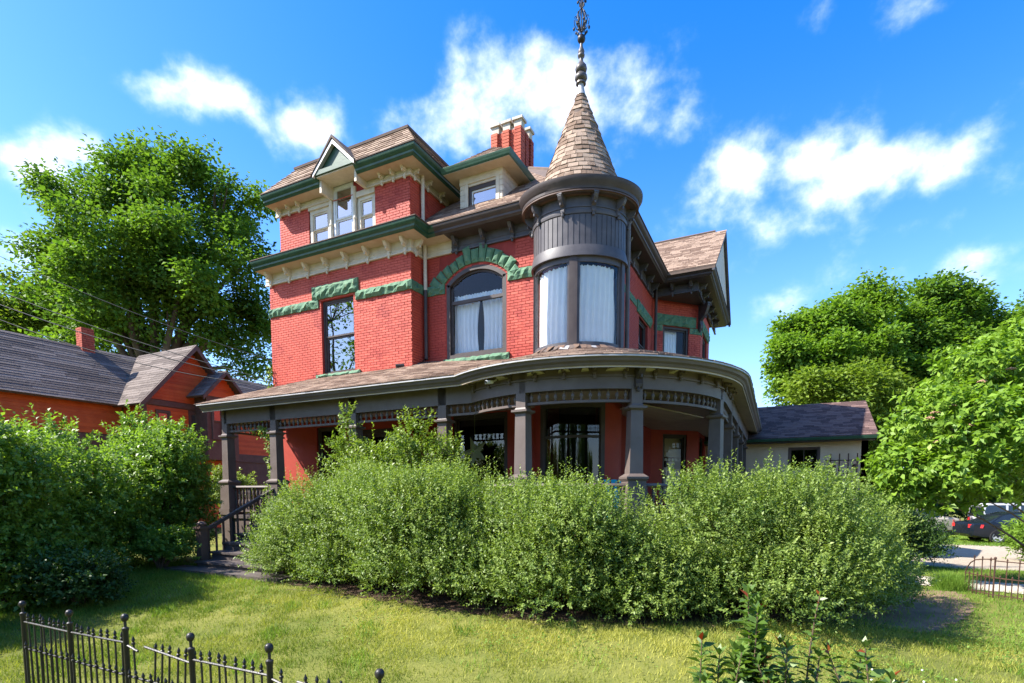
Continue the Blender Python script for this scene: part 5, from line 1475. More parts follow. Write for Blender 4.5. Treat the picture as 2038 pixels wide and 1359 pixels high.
# ------------------------------------------------------------------ large-leaved viburnum on the right
def viburnum():
    lobes = []
    for (x, y, r, dw, sy) in [(1935,745,95,0,.8),(2030,720,100,.5,.9),(1850,820,90,-.2,.7),(1950,850,110,-.8,.8),(2060,840,120,0,.9),(1790,915,70,-.2,.6),(1870,935,90,-.6,.55),(1980,940,100,-.8,.55),(1900,960,60,-.7,.4),(2080,950,90,-.5,.5),(1770,970,50,0,.45),(1855,985,45,-.4,.4),(1975,700,60,.3,.8),(2020,665,40,.5,.8)]:
        c = A3(x+14, y+14, 11.6+dw); k = .84*r*(11.6+dw)/CAM_F
        lobes.append((c[0], c[1], c[2], k, k, k*sy))
    b = A3(2150, 1100, 11.8); bz = float(gz(b[0], b[1]))
    t = thing('viburnum_shrub', (b[0], b[1], bz), 'large-leaved viburnum shrub with faded flower heads beside the driveway', 'shrub')
    P, o, r = sample_lobes(lobes, 1900, -.7, .22)
    Q, T = twig_leaves(P, o, 9, .30, .150, .080, .15, .9, .35, .4)
    cen = Q.mean(1); dist = np.linalg.norm(cen - np.array([0, 0, CAM_H]), axis=1)
    v = cen - np.array([0, 0, CAM_H]); w = v @ _FW; px = 1019 + CAM_F*(v @ _R)/w; py = CAM_PY - CAM_F*(v @ _UP)/w
    vis = (px < 2030) & (py > 640)
    area = np.where(vis, 1.0/dist, 0); pick = np.argsort(-area)[:300]
    msk = np.ones(len(Q), bool); msk[pick] = False
    o_ = place('foliage', mesh_quads('foliage', Q[msk], 4, 'leaf_viburnum', T[msk]), t, kind='stuff')
    for i in pick:
        me = mesh_quads('leaf', Q[i:i+1], 4, 'leaf_viburnum', T[i:i+1]); place('leaf', me, t)
    stems((b[0], b[1], bz-.05), [l[:3] for l in lobes[::2]], .030, .008, 6, 3, .12, 6).build('stems', 'bark', t, sm=60)
    for (x, y) in ((1862,822),(1893,808),(1930,848),(1850,833),(1942,805),(2012,735),(1868,880),(1995,790),(1900,870),(1955,760)):
        c = A3(x, y, 10.9); mb = MB(); rr = random.Random(x)
        for k in range(46):
            a = rr.uniform(0, 6.28); q_ = rr.random()**.5*.085; z = .03*(1-(q_/.09)**2)
            mb.lathe([(.002,-.010),(.011,0),(.002,.012)], (c[0]+q_*math.cos(a), c[1]+q_*math.sin(a), c[2]+z+rr.uniform(-.01,.01)), 4)
        mb.build('flower_head', 'flower_dry', t)
viburnum()

# ------------------------------------------------------------------ foreground weeds with red tips
def weed(label, x, y, h, seed, n_st, leafL, spread, red=.2, name='weed_plant'):
    rr = random.Random(seed); z0 = float(gz(x, y))
    t = thing(name, (x, y, z0), label, 'plant', 'weeds in the foreground')
    mb = MB(); leaf = []
    for s in range(n_st):
        a = rr.uniform(0, 2*PI); hh = h*(1 if s == 0 else rr.uniform(.62, .97)); sp = spread*(.25 if s == 0 else rr.uniform(.5, 1))
        b = Vector((x, y, z0)); e = Vector((x + sp*math.cos(a), y + sp*math.sin(a), z0 + hh)); off = Vector((rr.uniform(-1,1), rr.uniform(-1,1), 0))*.06
        pts = [b.lerp(e, i/7) + off*math.sin(PI*i/7) + Vector((0,0,.08*hh*math.sin(PI*i/7))) for i in range(8)]
        mb.tube(pts, [.009*(1-.65*i/7) for i in range(8)], 5)
        nn_ = int(hh/.042)
        for k in range(nn_):
            u = .30 + .70*k/nn_; i = min(6, int(u*7)); p = pts[i].lerp(pts[i+1], u*7-i); d = (pts[i+1]-pts[i]).normalized()
            for sd in (0, PI):
                an = k*PI/2*1.05 + sd + rr.uniform(-.4,.4); ld = (Vector((math.cos(an), math.sin(an), 0))*.85 + d*rr.uniform(.15,.75)).normalized()
                leaf.append((p, ld, leafL*rr.uniform(.6,1.15)*(1.05-.45*u if k < nn_-2 else .6), u > .95 and rr.random() < red))
        for k in range(4):
            an = k*PI/2; leaf.append((pts[-1], (Vector((math.cos(an), math.sin(an), 0))*.5 + Vector((0,0,1))).normalized(), leafL*.5, rr.random() < red))
    mb.build('stem', 'twig', t, sm=60)
    rr.shuffle(leaf); big = leaf[:290]; rest = leaf[290:]
    def q_of(ls):
        P = np.array([l[0] for l in ls]); D = np.array([l[1] for l in ls]); Ln = np.array([l[2] for l in ls])
        return leaf_quads(P, D, unit(np.array([0,0,1.0]) + rng.normal(size=P.shape)*.35), Ln, Ln*.46, .14)
    Q = q_of(big)
    for i, l in enumerate(big):
        me = mesh_quads('leaf', Q[i:i+1], 4, 'leaf_red' if l[3] else 'leaf_weed', [rr.uniform(.1,.8)]); place('leaf', me, t)
    if rest: place('small_leaves', mesh_quads('small_leaves', q_of(rest), 4, 'leaf_weed', [rr.uniform(.1,.8) for _ in rest]), t, kind='stuff')
weed('bushy weed with reddish tips, tallest clump in the lawn', -.09, 3.35, 1.40, 61, 14, .155, .13, .3)
weed('single tall slender weed stalk with reddish star-shaped tips', .235, 3.42, 1.41, 62, 1, .085, .04, .5)
weed('dark leafy weed leaning away from the tallest clump', -.30, 3.12, 1.15, 63, 9, .15, .20, .1)
weed('short reddish weed between the slender stalk and the clover', .54, 3.48, 1.12, 64, 9, .15, .24, .2)
weed('low green weed at the foot of the slender stalk', .16, 3.32, 1.10, 65, 16, .13, .32, .12)

# ------------------------------------------------------------------ grass
def blades(n, xr, yr, hmin, hmax, w, matn, dens=None, name='grass', dry=None):
    X = rng.uniform(*xr, n); Y = rng.uniform(*yr, n)
    if dens is not None:
        k = dens(X, Y) > rng.random(n); X, Y = X[k], Y[k]
    n = len(X); Z = gz(X, Y) - .004
    a = rng.uniform(0, 2*PI, n); h = rng.uniform(hmin, hmax, n); ln = rng.uniform(.2, .9, n)*h
    s = np.stack([np.cos(a), np.sin(a), 0*a], 1); l = np.stack([-np.sin(a), np.cos(a), 0*a], 1)
    b = rng.uniform(0, 2*PI, n); l = np.stack([np.cos(b), np.sin(b), 0*b], 1)
    P = np.stack([X, Y, Z], 1)
    V = np.stack([P - s*w/2, P + s*w/2, P + l*ln[:, None] + np.array([0,0,1.0])*h[:, None]], 1)
    pn = .5 + .25*np.sin(X*1.7+Y*.9) + .25*np.sin(X*.6-Y*2.1+1)
    T = np.clip(rng.normal(size=n)*.22 + (pn if dry is None else dry(X, Y)), 0, 1)
    o = bpy.data.objects.new(name, mesh_quads(name, V, 3, matn, T)); COL.objects.link(o); o['kind'] = 'stuff'
    return o
def bed_dist(X, Y):
    """positive on the lawn side of the bed edge"""
    bx = np.array([-14,-9.6,-7.5,-5,-3,-1.2,.6,1.7,2.0,2.1]); by = np.array([7.3,7.05,6.80,6.52,6.45,6.95,8.4,10.2,12.3,14])
    return np.interp(X, bx, by) - Y
def lawn_d(X, Y):
    d = bed_dist(X, Y); lim = np.clip(d*1.5 + .30 + .25*np.sin(X*7+Y*3)*np.sin(X*3.1), 0, 1)
    dirt = np.exp(-(((X-2.0)/.9)**2 + ((Y-11)/1.7)**2))
    vis = (Y > np.where(X < -3.5, 1.6, 3.2))
    thin = .22 + .78*smooth((np.sin(X*3.1+Y*1.7)+np.sin(X*1.3-Y*2.3)+.7*np.sin(X*8.3+Y*5.7)+.7*np.sin(X*6.1-Y*9.1)+1.4)/2.2)
    return lim*(1-.93*dirt)*vis*thin
def dryness(X, Y):
    d = bed_dist(X, Y)
    return np.clip(.14 + .20*np.sin(X*5.3+Y*3.1)*np.sin(X*3.7-Y*6.3) + .58*np.exp(-((d-.8)/1.0)**2)*smooth((X+9)/3) + .28*np.sin(X*1.1+Y*2.2)*np.sin(X*.7-1) + .22*smooth((X+6)/6), 0, 1)
blades(360000, (-13, 4.5), (1.6, 9.0), .025, .075, .0095, 'grass_blade', lawn_d, dry=dryness)
blades(130000, (-12, 4.5), (3.0, 9.0), .05, .12, .011, 'grass_green', lambda X, Y: lawn_d(X, Y)*smooth((np.sin(X*4.3+Y*2.9)+np.sin(X*2.2-Y*5.1+2)+np.sin(X*7.7+Y*6.1)-.9)/1.2), name='grass_tufts')
blades(60000, (.5, 9), (8.6, 19), .03, .08, .012, 'grass_green', lambda X, Y: np.where((Y > 13.6) & (Y < 15.6), 0, 1)*np.where((Y > 18.3) & (X > 3), 0, 1)*(1-.9*np.exp(-(((X-2.0)/1.0)**2+((Y-11)/1.9)**2)))*(X > .4), name='grass_patch')
blades(34000, (-14, -7.5), (3.0, 7.8), .03, .09, .010, 'grass_green', lambda X, Y: smooth((-8.6-X+.5*(Y-4))/2.5), name='grass_patch')
blades(7000, (3.0, 3.7), (13.2, 14.0), .15, .42, .010, 'grass_green', lambda X, Y: np.exp(-(((X-3.25)/.22)**2+((Y-13.6)/.25)**2)), name='tall_grass')
blades(26000, (4, 16), (30, 36), .05, .12, .03, 'grass_green', name='grass_patch')
# clover leaves in front of the bed
n = 30000; X = rng.uniform(-8, 4.2, n); Y = rng.uniform(4.2, 10, n); d = bed_dist(X, Y)
k = (np.where(X > -.2, 1, np.exp(-((d-.9)/.5)**2)*.55)*smooth((np.sin(X*2.3+1)+np.sin(Y*2.9+X)+.9)/1.6)*(d > .2) > rng.random(n)); X, Y = X[k], Y[k]; n = len(X)
P = np.stack([X, Y, gz(X, Y) + rng.uniform(.015, .06, n)], 1)
Q = leaf_quads(P, unit(np.stack([rng.normal(size=n), rng.normal(size=n), rng.uniform(-.1,.4,n)], 1)), unit(np.array([0,0,1.0]) + rng.normal(size=(n,3))*.3), rng.uniform(.02,.042,n), rng.uniform(.016,.034,n), .05)
o = bpy.data.objects.new('clover', mesh_quads('clover', Q, 4, 'clover_leaf', rng.random(n))); COL.objects.link(o); o['kind'] = 'stuff'
mb = MB()
for i in range(150):
    x, y = random.gauss(1.55, .45), random.gauss(5.35, .45); mb.lathe([(.002,-.008),(.010,-.002),(.010,.006),(.002,.012)], (x, y, float(gz(x,y))+.055), 5)
mb.build('clover_flowers', 'clover_white')['kind'] = 'stuff'
# fallen twigs along the bed edge
mb = MB()
for i in range(90):
    x = random.uniform(-8.5, 1.2); y = float(np.interp(x, [-9.6,-7.5,-5,-3,-1.2,.6,1.7],[7.05,6.80,6.52,6.45,6.95,8.4,10.2])) + random.gauss(-.1,.14); a = random.uniform(0,6.28); l = random.uniform(.05,.22); z = float(gz(x,y))+.02
    mb.tube([(x,y,z),(x+l*.5*math.cos(a),y+l*.5*math.sin(a),z+.012),(x+l*math.cos(a+.3),y+l*math.sin(a+.3),z+.004)], .004, 4)
mb.build('fallen_twigs', 'twig')['kind'] = 'stuff'
# ------------------------------------------------------------------ ORANGE NEIGHBOUR HOUSE
NB = thing('timber_house', (-25.5, 13, .1), 'orange clapboard house with grey shingle roof, gable and brick chimney', 'house')
NX, NE, NR = -24.9, 5.65, 8.25
def clapboards(mb, fr, s0, s1, z0, z1, tints, top=None, op=()):
    z = z0
    while z < z1:
        a, b = s0, s1
        if top: a, b = top(z + .05)
        if b - a > .1:
            for (p, q) in cut(a, b, [(o[0], o[1]) for o in op if o[2] < z + .06 < o[3]]):
                P = fr.P
                mb.add([P(p,z,.028),P(q,z,.028),P(q,z+.135,.006),P(p,z+.135,.006),P(p,z,0),P(q,z,0)], [(0,1,2,3),(4,5,1,0)]); tints += [random.random()]*2
        z += .125
FN = Fr(NX, 0, PI/2)
mb = MB(); mb.box(-29.2, NX, -6, 24, .0, NE+.02); mb.box(-28, -23.4, 13.05, 17.15, 0, NE+.25); mb.prism([(-23.4,13.05,NE+.2),(-23.4,17.15,NE+.2),(-23.4,15.1,NR-.02)], (-4,0,0)); mb.build('wall', 'brown_trim', NB)
mb = MB(); tn = []
clapboards(mb, FN, -6, 13.0, 4.35, NE, tn); clapboards(mb, FN, -6, 13.0, .3, 3.2, tn)
FG2 = Fr(-23.4, 0, PI/2); wn = [(13.5,14.1,4.1,5.4),(14.9,15.5,4.1,5.5),(16.2,16.8,4.1,5.4)]
clapboards(mb, FG2, 13.05, 17.15, .3, 5.55, tn, op=wn)
clapboards(mb, FG2, 13.05, 17.15, 5.85, NR-.1, tn, top=lambda z: (15.1-(NR-.08-z)/1.16, 15.1+(NR-.08-z)/1.16))
clapboards(mb, Fr(0, 13.05), -24.8, -23.4, 3.0, 5.6, tn)
clapboards(mb, FN, 17.2, 24, 3.9, NE-.3, tn)
o = mb.build('clapboards', 'orange_siding', NB, kind='stuff'); settint(o.data, tn)
mb = MB(); mb.fbox(FG2, 13.0, 17.2, 0, .05, 5.6, 5.82); mb.fbox(FG2, 13.0, 13.15, 0, .05, 3, 5.6); mb.fbox(FG2, 17.05, 17.2, 0, .05, 3, 5.6); mb.fbox(FN, -6, 13, 0, .06, 3.25, 4.3); mb.fbox(FN, 17.2, 24, 0, .05, 3.5, 3.9); mb.build('trim_and_shade_band', 'brown_trim', NB)  # tall brown band on the main wall paints in dark windows and porch shade
for (a, b, c, d) in wn: window(FG2, a, b, c, d, NB, 'brown_trim', (c+d)/2, 'glass_mirror', -.02, .08, .04)
def slab(p, th=.09):
    a = [Vector(q) for q in p]; return a
def roof_face(P00, P10, P11, P01, rows, wid, parent, matn, name='roof'):
    mb = MB(); n = (Vector(P10)-Vector(P00)).cross(Vector(P01)-Vector(P00)).normalized(); mb.prism([P00, P10, P11, P01], -n*.08); r = mb.build(name, 'brown_trim', parent)
    shingles(tuple(Vector(P00)+n*.004), tuple(Vector(P10)+n*.004), tuple(Vector(P11)+n*.004), tuple(Vector(P01)+n*.004), rows, wid, r, matn, .014)
    return r
NXe = NX+.4; RX = -27.2
roof_face((NXe,-6.3,NE-.1),(NXe,24.3,NE-.1),(RX,24.3,NR),(RX,-6.3,NR), 24, 1.6, NB, 'shingle_grey')
roof_face((-30,24.3,NE-.1),(-30,-6.3,NE-.1),(RX,-6.3,NR),(RX,24.3,NR), 10, 3, NB, 'shingle_grey')
gxf = -22.95; hw2 = 2.45; gl = NE-.25+.0
roof_face((-27.2,15.1-hw2,gl+.12),(gxf,15.1-hw2,gl+.12),(gxf,15.1,NR+.12),(-27.2,15.1,NR+.12), 22, 1.2, NB, 'shingle_grey')
roof_face((gxf,15.1+hw2,gl+.12),(-27.2,15.1+hw2,gl+.12),(-27.2,15.1,NR+.12),(gxf,15.1,NR+.12), 22, 1.2, NB, 'shingle_grey')
mb = MB()
for sg in (-1, 1):
    a, b = Vector((gxf+.01,15.1+sg*hw2,gl+.12)), Vector((gxf+.01,15.1,NR+.12)); w = Vector((0,0,-.24))
    mb.hexa([a+w, a+w+Vector((.05,0,0)), b+w+Vector((.05,0,0)), b+w, a, a+Vector((.05,0,0)), b+Vector((.05,0,0)), b])
mb.build('barge_board', 'brown_trim', NB)
# little entrance gable in front
sy, sh, sx = 15.95, 1.0, -22.2
mb = MB(); mb.prism([(sx-.35,sy-sh+.2,6.25),(sx-.35,sy+sh-.2,6.25),(sx-.35,sy,7.2)], (-1.0,0,0)); mb.box(-23.4, sx-.35, sy-sh+.25, sy+sh-.25, 3.4, 6.25); mb.build('porch_gable', 'brown_trim', NB)
mb = MB(); tn = []; F5 = Fr(sx-.35, 0, PI/2)
clapboards(mb, F5, sy-sh+.25, sy+sh-.25, 6.2, 7.15, tn, top=lambda z: (sy-(7.2-z)*.82, sy+(7.2-z)*.82)); o = mb.build('clapboards', 'orange_siding', NB, kind='stuff'); settint(o.data, tn)
roof_face((-23.6,sy-sh-.12,6.12),(sx,sy-sh-.12,6.12),(sx,sy,7.36),(-23.6,sy,7.36), 8, .8, NB, 'shingle_grey')
roof_face((sx,sy+sh+.12,6.12),(-23.6,sy+sh+.12,6.12),(-23.6,sy,7.36),(sx,sy,7.36), 8, .8, NB, 'shingle_grey')
mb = MB()
for sg in (-1, 1):
    a, b = Vector((sx+.01,sy+sg*(sh+.12),6.12)), Vector((sx+.01,sy,7.36)); w = Vector((0,0,-.18))
    mb.hexa([a+w, a+w+Vector((.04,0,0)), b+w+Vector((.04,0,0)), b+w, a, a+Vector((.04,0,0)), b+Vector((.04,0,0)), b])
mb.build('barge_board', 'brown_trim', NB)
window(F5, sy-.55, sy-.02, 4.3, 5.9, NB, 'brown_trim', 5.1, 'glass_mirror', -.02, .07, .04); window(F5, sy+.02, sy+.55, 4.3, 5.9, NB, 'brown_trim', 5.1, 'glass_mirror', -.02, .07, .04)
chim_pier(-27.4, -26.95, 12.68, 13.16, 7.9, 9.0).build('chimney', 'chimney_brick', NB)
mb = MB(); mb.box(-27.36,-26.99,12.72,13.12,7.8,8.98); mb.build('chimney_core', 'chimney_mortar', NB)

# ------------------------------------------------------------------ GARAGE
GA = thing('garage', (1.0, 23.5, -.25), 'tan stucco garage with brown shingle roof and small dark window', 'garage')
gX0, gX1, gY0, gY1, gE, gR = -3.6, 2.75, 21.5, 27.5, 3.78, 5.45
FA = Fr(0, gY0); gw = (.35, 1.35, 2.72, 3.55)
mb = MB(); wall_solid(mb, FA, gX0, gX1, -.5, gE, [gw], .2); mb.fbox(Fr(gX1,0,PI/2), gY0, gY1, -.2, 0, -.5, gE); mb.fbox(Fr(gX0,0,-PI/2), -gY1, -gY0, -.2, 0, -.5, gE); mb.prism([(gX1-.01,gY0,gE),(gX1-.01,gY1,gE),(gX1-.01,(gY0+gY1)/2,gR-.12)], (-.2,0,0)); mb.box(gX0,gX1,gY1-.2,gY1,-.5,gE); mb.build('wall', 'tan_stucco', GA)
window(FA, *gw, GA, 'brown_trim', None, 'glass_dark', .06, .06, .04, cols=2)
mb = MB(); mb.box(gX0+.3,gX1-.3,gY0+1.2,gY0+1.3,-.3,3.6); mb.build('dark_backing', 'unlit_room', GA)  # dark sheet behind the window, its colour stands in for the dim inside
gm = (gY0+gY1)/2
roof_face((gX0-.2,gY0-.42,gE+.08),(gX1+.22,gY0-.42,gE+.08),(gX1+.22,gm,gR),(gX0-.2,gm,gR), 22, .3, GA, 'shingle_dark')
roof_face((gX1+.22,gY1+.42,gE+.08),(gX0-.2,gY1+.42,gE+.08),(gX0-.2,gm,gR),(gX1+.22,gm,gR), 12, .8, GA, 'shingle_dark')
mb = MB(); mb.sweep([(.40,gE-.04),(.50,gE-.04),(.53,gE+.05),(.40,gE+.07)], [(gX0-.2,gY0),(gX1+.2,gY0)]); mb.build('gutter', 'green_paint', GA)
mb = MB(); mb.box(gX0, gX1+.15, gY0-.42, gY0+.02, gE-.08, gE-.05); mb.build('eave_board', 'brown_paint', GA)
TRL = thing('trellis', (2.1, 21.4, -.25), 'rusty iron trellis standing against the tan garage wall', 'trellis')
for xx in (1.66, 1.92, 2.18, 2.44):
    MB().tube([(xx,gY0-.12,-.3),(xx,gY0-.12,3.28)], .018, 6).build('bar', 'rust_iron', TRL)
for zz_ in (3.05, 2.6, 2.15): MB().tube([(1.5,gY0-.14,zz_),(2.62,gY0-.14,zz_)], .016, 6).build('bar', 'rust_iron', TRL)
for (xx, zz_) in ((1.75,2.85),(2.36,2.85)): MB().lathe([(.0,-.07),(.06,-.05),(.07,.03),(.05,.06),(.0,.07)], (xx,gY0-.17,zz_), 8).build('basket', 'rust_iron', TRL)

# ------------------------------------------------------------------ iron fences
def picket_mesh(h, r=.0078, name='picket'):
    mb = MB(); mb.lathe([(r,0),(r,h-.075),(r*1.8,h-.07),(r*1.9,h-.055),(r*.9,h-.05),(r*1.7,h-.03),(r*.25,h)], (0,0,0), 6); return mb.build(name, 'iron_black', mesh_only=True)
FEN = thing('iron_fence', (-4.2, 2.4, 0), 'low black iron picket fence with ball-topped posts, slightly broken', 'fence')
YF = 2.40; PT = picket_mesh(.84); PS_ = picket_mesh(.56)
mb = MB(); mb.lathe([(.021,-.05),(.021,.80),(.026,.81),(.026,.83),(.011,.84),(.011,.885),(.019,.888),(.027,.902),(.030,.917),(.027,.932),(.018,.944),(.004,.949)], (0,0,0), 10); POST = mb.build('post', 'iron_black', sm=50, mesh_only=True)
posts_ = [-6.45, -5.60, -4.72, -3.85, -3.02, -2.08, -1.25]; lift = [0, .0, .055, .0, .03, .0, 0]; lean_ = [0, .01, 0, -.02, 0, .01, 0]
for i, xx in enumerate(posts_): 
    o = place('post', POST, FEN, loc=(xx, YF, lift[i])); o.rotation_euler = (0, lean_[i], 0)
for i, (a, b) in enumerate(zip(posts_[:-1], posts_[1:])):
    n = 9; broken = (i == 2 or i == 4)
    za, zb = .745 + lift[i]*.3, .745 + lift[i+1]*.3
    if broken: MB().tube([(a+.02,YF,za-.02),(a+.16,YF,za-.05)], .010, 6).build('top_rail','iron_black',FEN); MB().tube([(a+.26,YF,za+.0),(b-.02,YF,zb-.03)], .010, 6).build('top_rail','iron_black',FEN)
    else: MB().tube([(a,YF,za),(b,YF,zb)], .010, 6).build('top_rail','iron_black',FEN)
    MB().tube([(a,YF,.485),(b,YF,.485)], .010, 6).build('middle_rail','iron_black',FEN)
    MB().tube([(a,YF,.10),(b,YF,.10)], .010, 6).build('bottom_rail','iron_black',FEN)
    for k in range(n-1):
        t = (k+1)/n
        if broken and k == 1: continue
        o = place('picket', PT, FEN, loc=(a+(b-a)*t, YF+.012, random.uniform(-.012,.006)-(.02 if broken else 0))); o.rotation_euler = (random.gauss(0,.008), (.11 if broken and k > 1 and i == 2 else random.gauss(0,.008)), 0)
    for k in range(n):
        t = (k+.5)/n
        o = place('picket', PS_, FEN, loc=(a+(b-a)*t, YF-.012, random.uniform(-.01,.006))); o.rotation_euler = (0, random.gauss(0,.012), 0)
FE2 = thing('gate_fence', (3.6, 13.0, 0), 'rusty iron fence end with curved rail beside the concrete path', 'fence')
g0, g1, g2 = Vector((3.45,13.38)), Vector((3.72,12.80)), Vector((4.35,12.30)); d1 = (g1-g0); d2 = (g2-g1)
def gp(p, z): return (p.x, p.y, z)
PT2 = picket_mesh(.76, .009); PS2 = picket_mesh(.44, .009)
for me in (PT2, PS2): me.materials[0] = M['rust_iron']
for (a, d, n) in ((g0, d1, 7), (g1, d2, 9)):
    for k in range(n+1):
        p = a + d*(k/n); tall = (k % 2 == 0) if a is g1 else (k in (2, 4, 6))
        place('picket', PT2 if tall else PS2, FE2, loc=gp(p, float(gz(p.x,p.y)))+() if False else (p.x, p.y, float(gz(p.x,p.y))))
    MB().tube([gp(a,.38), gp(a+d,.38)], .010, 6).build('middle_rail','rust_iron',FE2); MB().tube([gp(a,.06), gp(a+d,.06)], .009, 6).build('bottom_rail','rust_iron',FE2)
MB().tube([gp(g1,.70), gp(g2,.70)], .010, 6).build('top_rail','rust_iron',FE2)
MB().tube([gp(g0+d1*t, z) for t, z in ((0,.40),(.05,.50),(.16,.60),(.32,.665),(.6,.70),(1.0,.73))], .011, 6).build('curved_rail','rust_iron',FE2)
for p in (g1,): MB().lathe([(.014,0),(.014,.72),(.022,.74),(.022,.76),(.006,.775)], (p.x,p.y,float(gz(p.x,p.y))), 8).build('post','rust_iron',FE2)

# ------------------------------------------------------------------ cars
def loft(mb, sec):
    k = len(sec[0]); vs = [p for s in sec for p in s]; fs = []
    for i in range(len(sec)-1):
        for j in range(k-1): fs.append((i*k+j, i*k+j+1, (i+1)*k+j+1, (i+1)*k+j))
    fs.append(tuple(range(k-1,-1,-1))); fs.append(tuple((len(sec)-1)*k+j for j in range(k)))
    mb.add(vs, fs)
def wheel(parent, T, x, y, r, side):
    W = lambda p: tuple(T @ Vector(p))
    mb = MB(); n = 20; prof = [(r*.66,-.10),(r*.94,-.11),(r,-.07),(r,.07),(r*.94,.11),(r*.66,.10)]; vs = []; fs = []
    for (rr_, w) in prof:
        for k in range(n):
            t = 2*PI*k/n; vs.append(W((x+rr_*math.cos(t), y+w, r+rr_*math.sin(t))))
    for i in range(len(prof)-1):
        for k in range(n): fs.append((i*n+k, i*n+(k+1)%n, (i+1)*n+(k+1)%n, (i+1)*n+k))
    ty = mb.add(vs, fs).build('wheel', 'tyre', parent, sm=40)
    mb = MB(); yy = y + side*.075
    for k in range(7):
        t = 2*PI*k/7; c, s = math.cos(t), math.sin(t); pc, ps = -s, c
        q = [(x+c*.05+pc*.03, r+s*.05+ps*.03), (x+c*r*.62+pc*.045, r+s*r*.62+ps*.045), (x+c*r*.62-pc*.045, r+s*r*.62-ps*.045), (x+c*.05-pc*.03, r+s*.05-ps*.03)]
        mb.add([W((a,yy,b)) for a, b in q] + [W((a,yy-side*.03,b)) for a, b in q], [(0,1,2,3),(0,4,5,1),(1,5,6,2),(2,6,7,3),(3,7,4,0)])
    vs = []; n = 20
    for (rr_, w) in ((r*.58,.085),(r*.68,.085),(r*.68,.03),(r*.58,.03)):
        for k in range(n):
            t = 2*PI*k/n; vs.append(W((x+rr_*math.cos(t), y+side*w, r+rr_*math.sin(t))))
    mb.add(vs, [(i*n+k, i*n+(k+1)%n, ((i+1)%4)*n+(k+1)%n, ((i+1)%4)*n+k) for i in range(4) for k in range(n)])
    mb.build('rim', 'alloy', ty)
def car(name, label, x, y, rot, paint, body, cab, wb, r, wid, tail=True, cat='car', van=False):
    """body: (x, z_low, z_shoulder, z_deck, half-width factor); cab: (x, z_belt, z_roof, inset)"""
    z0 = float(gz(x, y)); t = thing(name, (x, y, z0), label, cat)
    T = Matrix.Translation((x, y, z0)) @ Matrix.Rotation(rot, 4, 'Z'); W = lambda p: tuple(T @ Vector(p))
    hw = wid/2; sec = []
    for (sx_, zl, zs_, zd, k) in body:
        h = hw*k
        half = [(h*.80,zl),(h*.97,zl+.08),(h,zl+(zs_-zl)*.45),(h*.985,zs_-.06),(h*.93,zs_),(h*.72,zd)]
        ring = [(-a, b) for a, b in half] + [(a, b) for a, b in reversed(half)]
        sec.append([W((sx_, a, b)) for a, b in ring + [ring[0]]])
    mb = MB(); loft(mb, sec); mb.build('body', paint, t, sm=32)
    sec = []
    for (sx_, zb_, zr_, ins) in cab:
        a, b = hw*.90, hw*ins
        half = [(a, zb_-.04),((a*.55+b*.45), zb_+(zr_-zb_)*.5),(b, zr_-.02),(b*.7, zr_)]
        ring = [(-p, q) for p, q in half] + [(p, q) for p, q in reversed(half)]
        sec.append([W((sx_, p, q)) for p, q in ring + [ring[0]]])
    mb = MB(); loft(mb, sec); mb.build('windows', 'car_glass', t, sm=32)
    # roof skin and pillars
    mb = MB(); top = [(c[0], c[2], c[3]) for c in cab if c[2] - c[1] > .30]; sec = []
    for (sx_, zr_, ins) in top:
        b = hw*ins + .012; ring = [(-b-.01,zr_-.06),(-b,zr_-.005),(-b*.7,zr_+.02),(b*.7,zr_+.02),(b,zr_-.005),(b+.01,zr_-.06)]; sec.append([W((sx_,p,q)) for p, q in ring+[ring[0]]])
    if len(sec) > 1: loft(mb, sec)
    mb.build('roof', paint, t, sm=32)
    mb = MB(); cc = [c for c in cab]
    def pil(xb, xt, i, w):
        c = min(cab, key=lambda q: abs(q[0]-xt)); zb_, zr_, ins = c[1], c[2], c[3]
        for sd in (-1, 1):
            A, B = (xb, sd*(hw*.905), zb_-.03), (xt, sd*(hw*ins+.012), zr_-.03)
            mb.hexa([W((A[0]-w,A[1],A[2])),W((A[0]+w,A[1],A[2])),W((A[0]+w,A[1]-sd*.05,A[2])),W((A[0]-w,A[1]-sd*.05,A[2])),W((B[0]-w,B[1],B[2])),W((B[0]+w,B[1],B[2])),W((B[0]+w,B[1]-sd*.05,B[2])),W((B[0]-w,B[1]-sd*.05,B[2]))])
    tops = [c for c in cab if c[2]-c[1] > .30]
    pil(cab[0][0]+(.15 if not van else .02), tops[0][0]+.05, 0, .09 if not van else .06); pil((tops[0][0]+tops[-1][0])/2+.05, (tops[0][0]+tops[-1][0])/2, 1, .04); pil(cab[-1][0]-.1, tops[-1][0]-.03, 2, .05)
    if van: pil(tops[0][0]+.95, tops[0][0]+.95, 1, .05)
    mb.build('pillars', paint, t)
    for sx_ in wb:
        for sd in (-1, 1): wheel(t, T, sx_, sd*(hw-.10), r, sd)
    if tail:
        xr, zl, zs_, zd, k = body[1]
        for sd in (-1, 1):
            mb = MB(); mb.hexa([W(p) for p in ((xr-.16,sd*.36*wid,zs_-.20),(xr+.30,sd*(hw+.004),zs_-.20),(xr+.30,sd*(hw-.06),zs_-.20),(xr-.10,sd*.30*wid,zs_-.20),(xr-.16,sd*.36*wid,zs_-.04),(xr+.34,sd*(hw+.004),zs_-.05),(xr+.34,sd*(hw-.06),zs_-.05),(xr-.10,sd*.30*wid,zs_-.04))]); mb.build('tail_light', 'tail_red', t)
    return t
sedan_body = [(-2.40,.42,.80,.84,.80),(-2.30,.30,.92,.96,.92),(-1.9,.22,.95,1.0,.99),(-1.1,.20,.96,1.0,1.0),(0,.20,.94,.98,1.0),(1.0,.20,.92,.97,1.0),(1.6,.22,.86,.93,.98),(2.2,.26,.74,.80,.92),(2.40,.36,.60,.66,.80)]
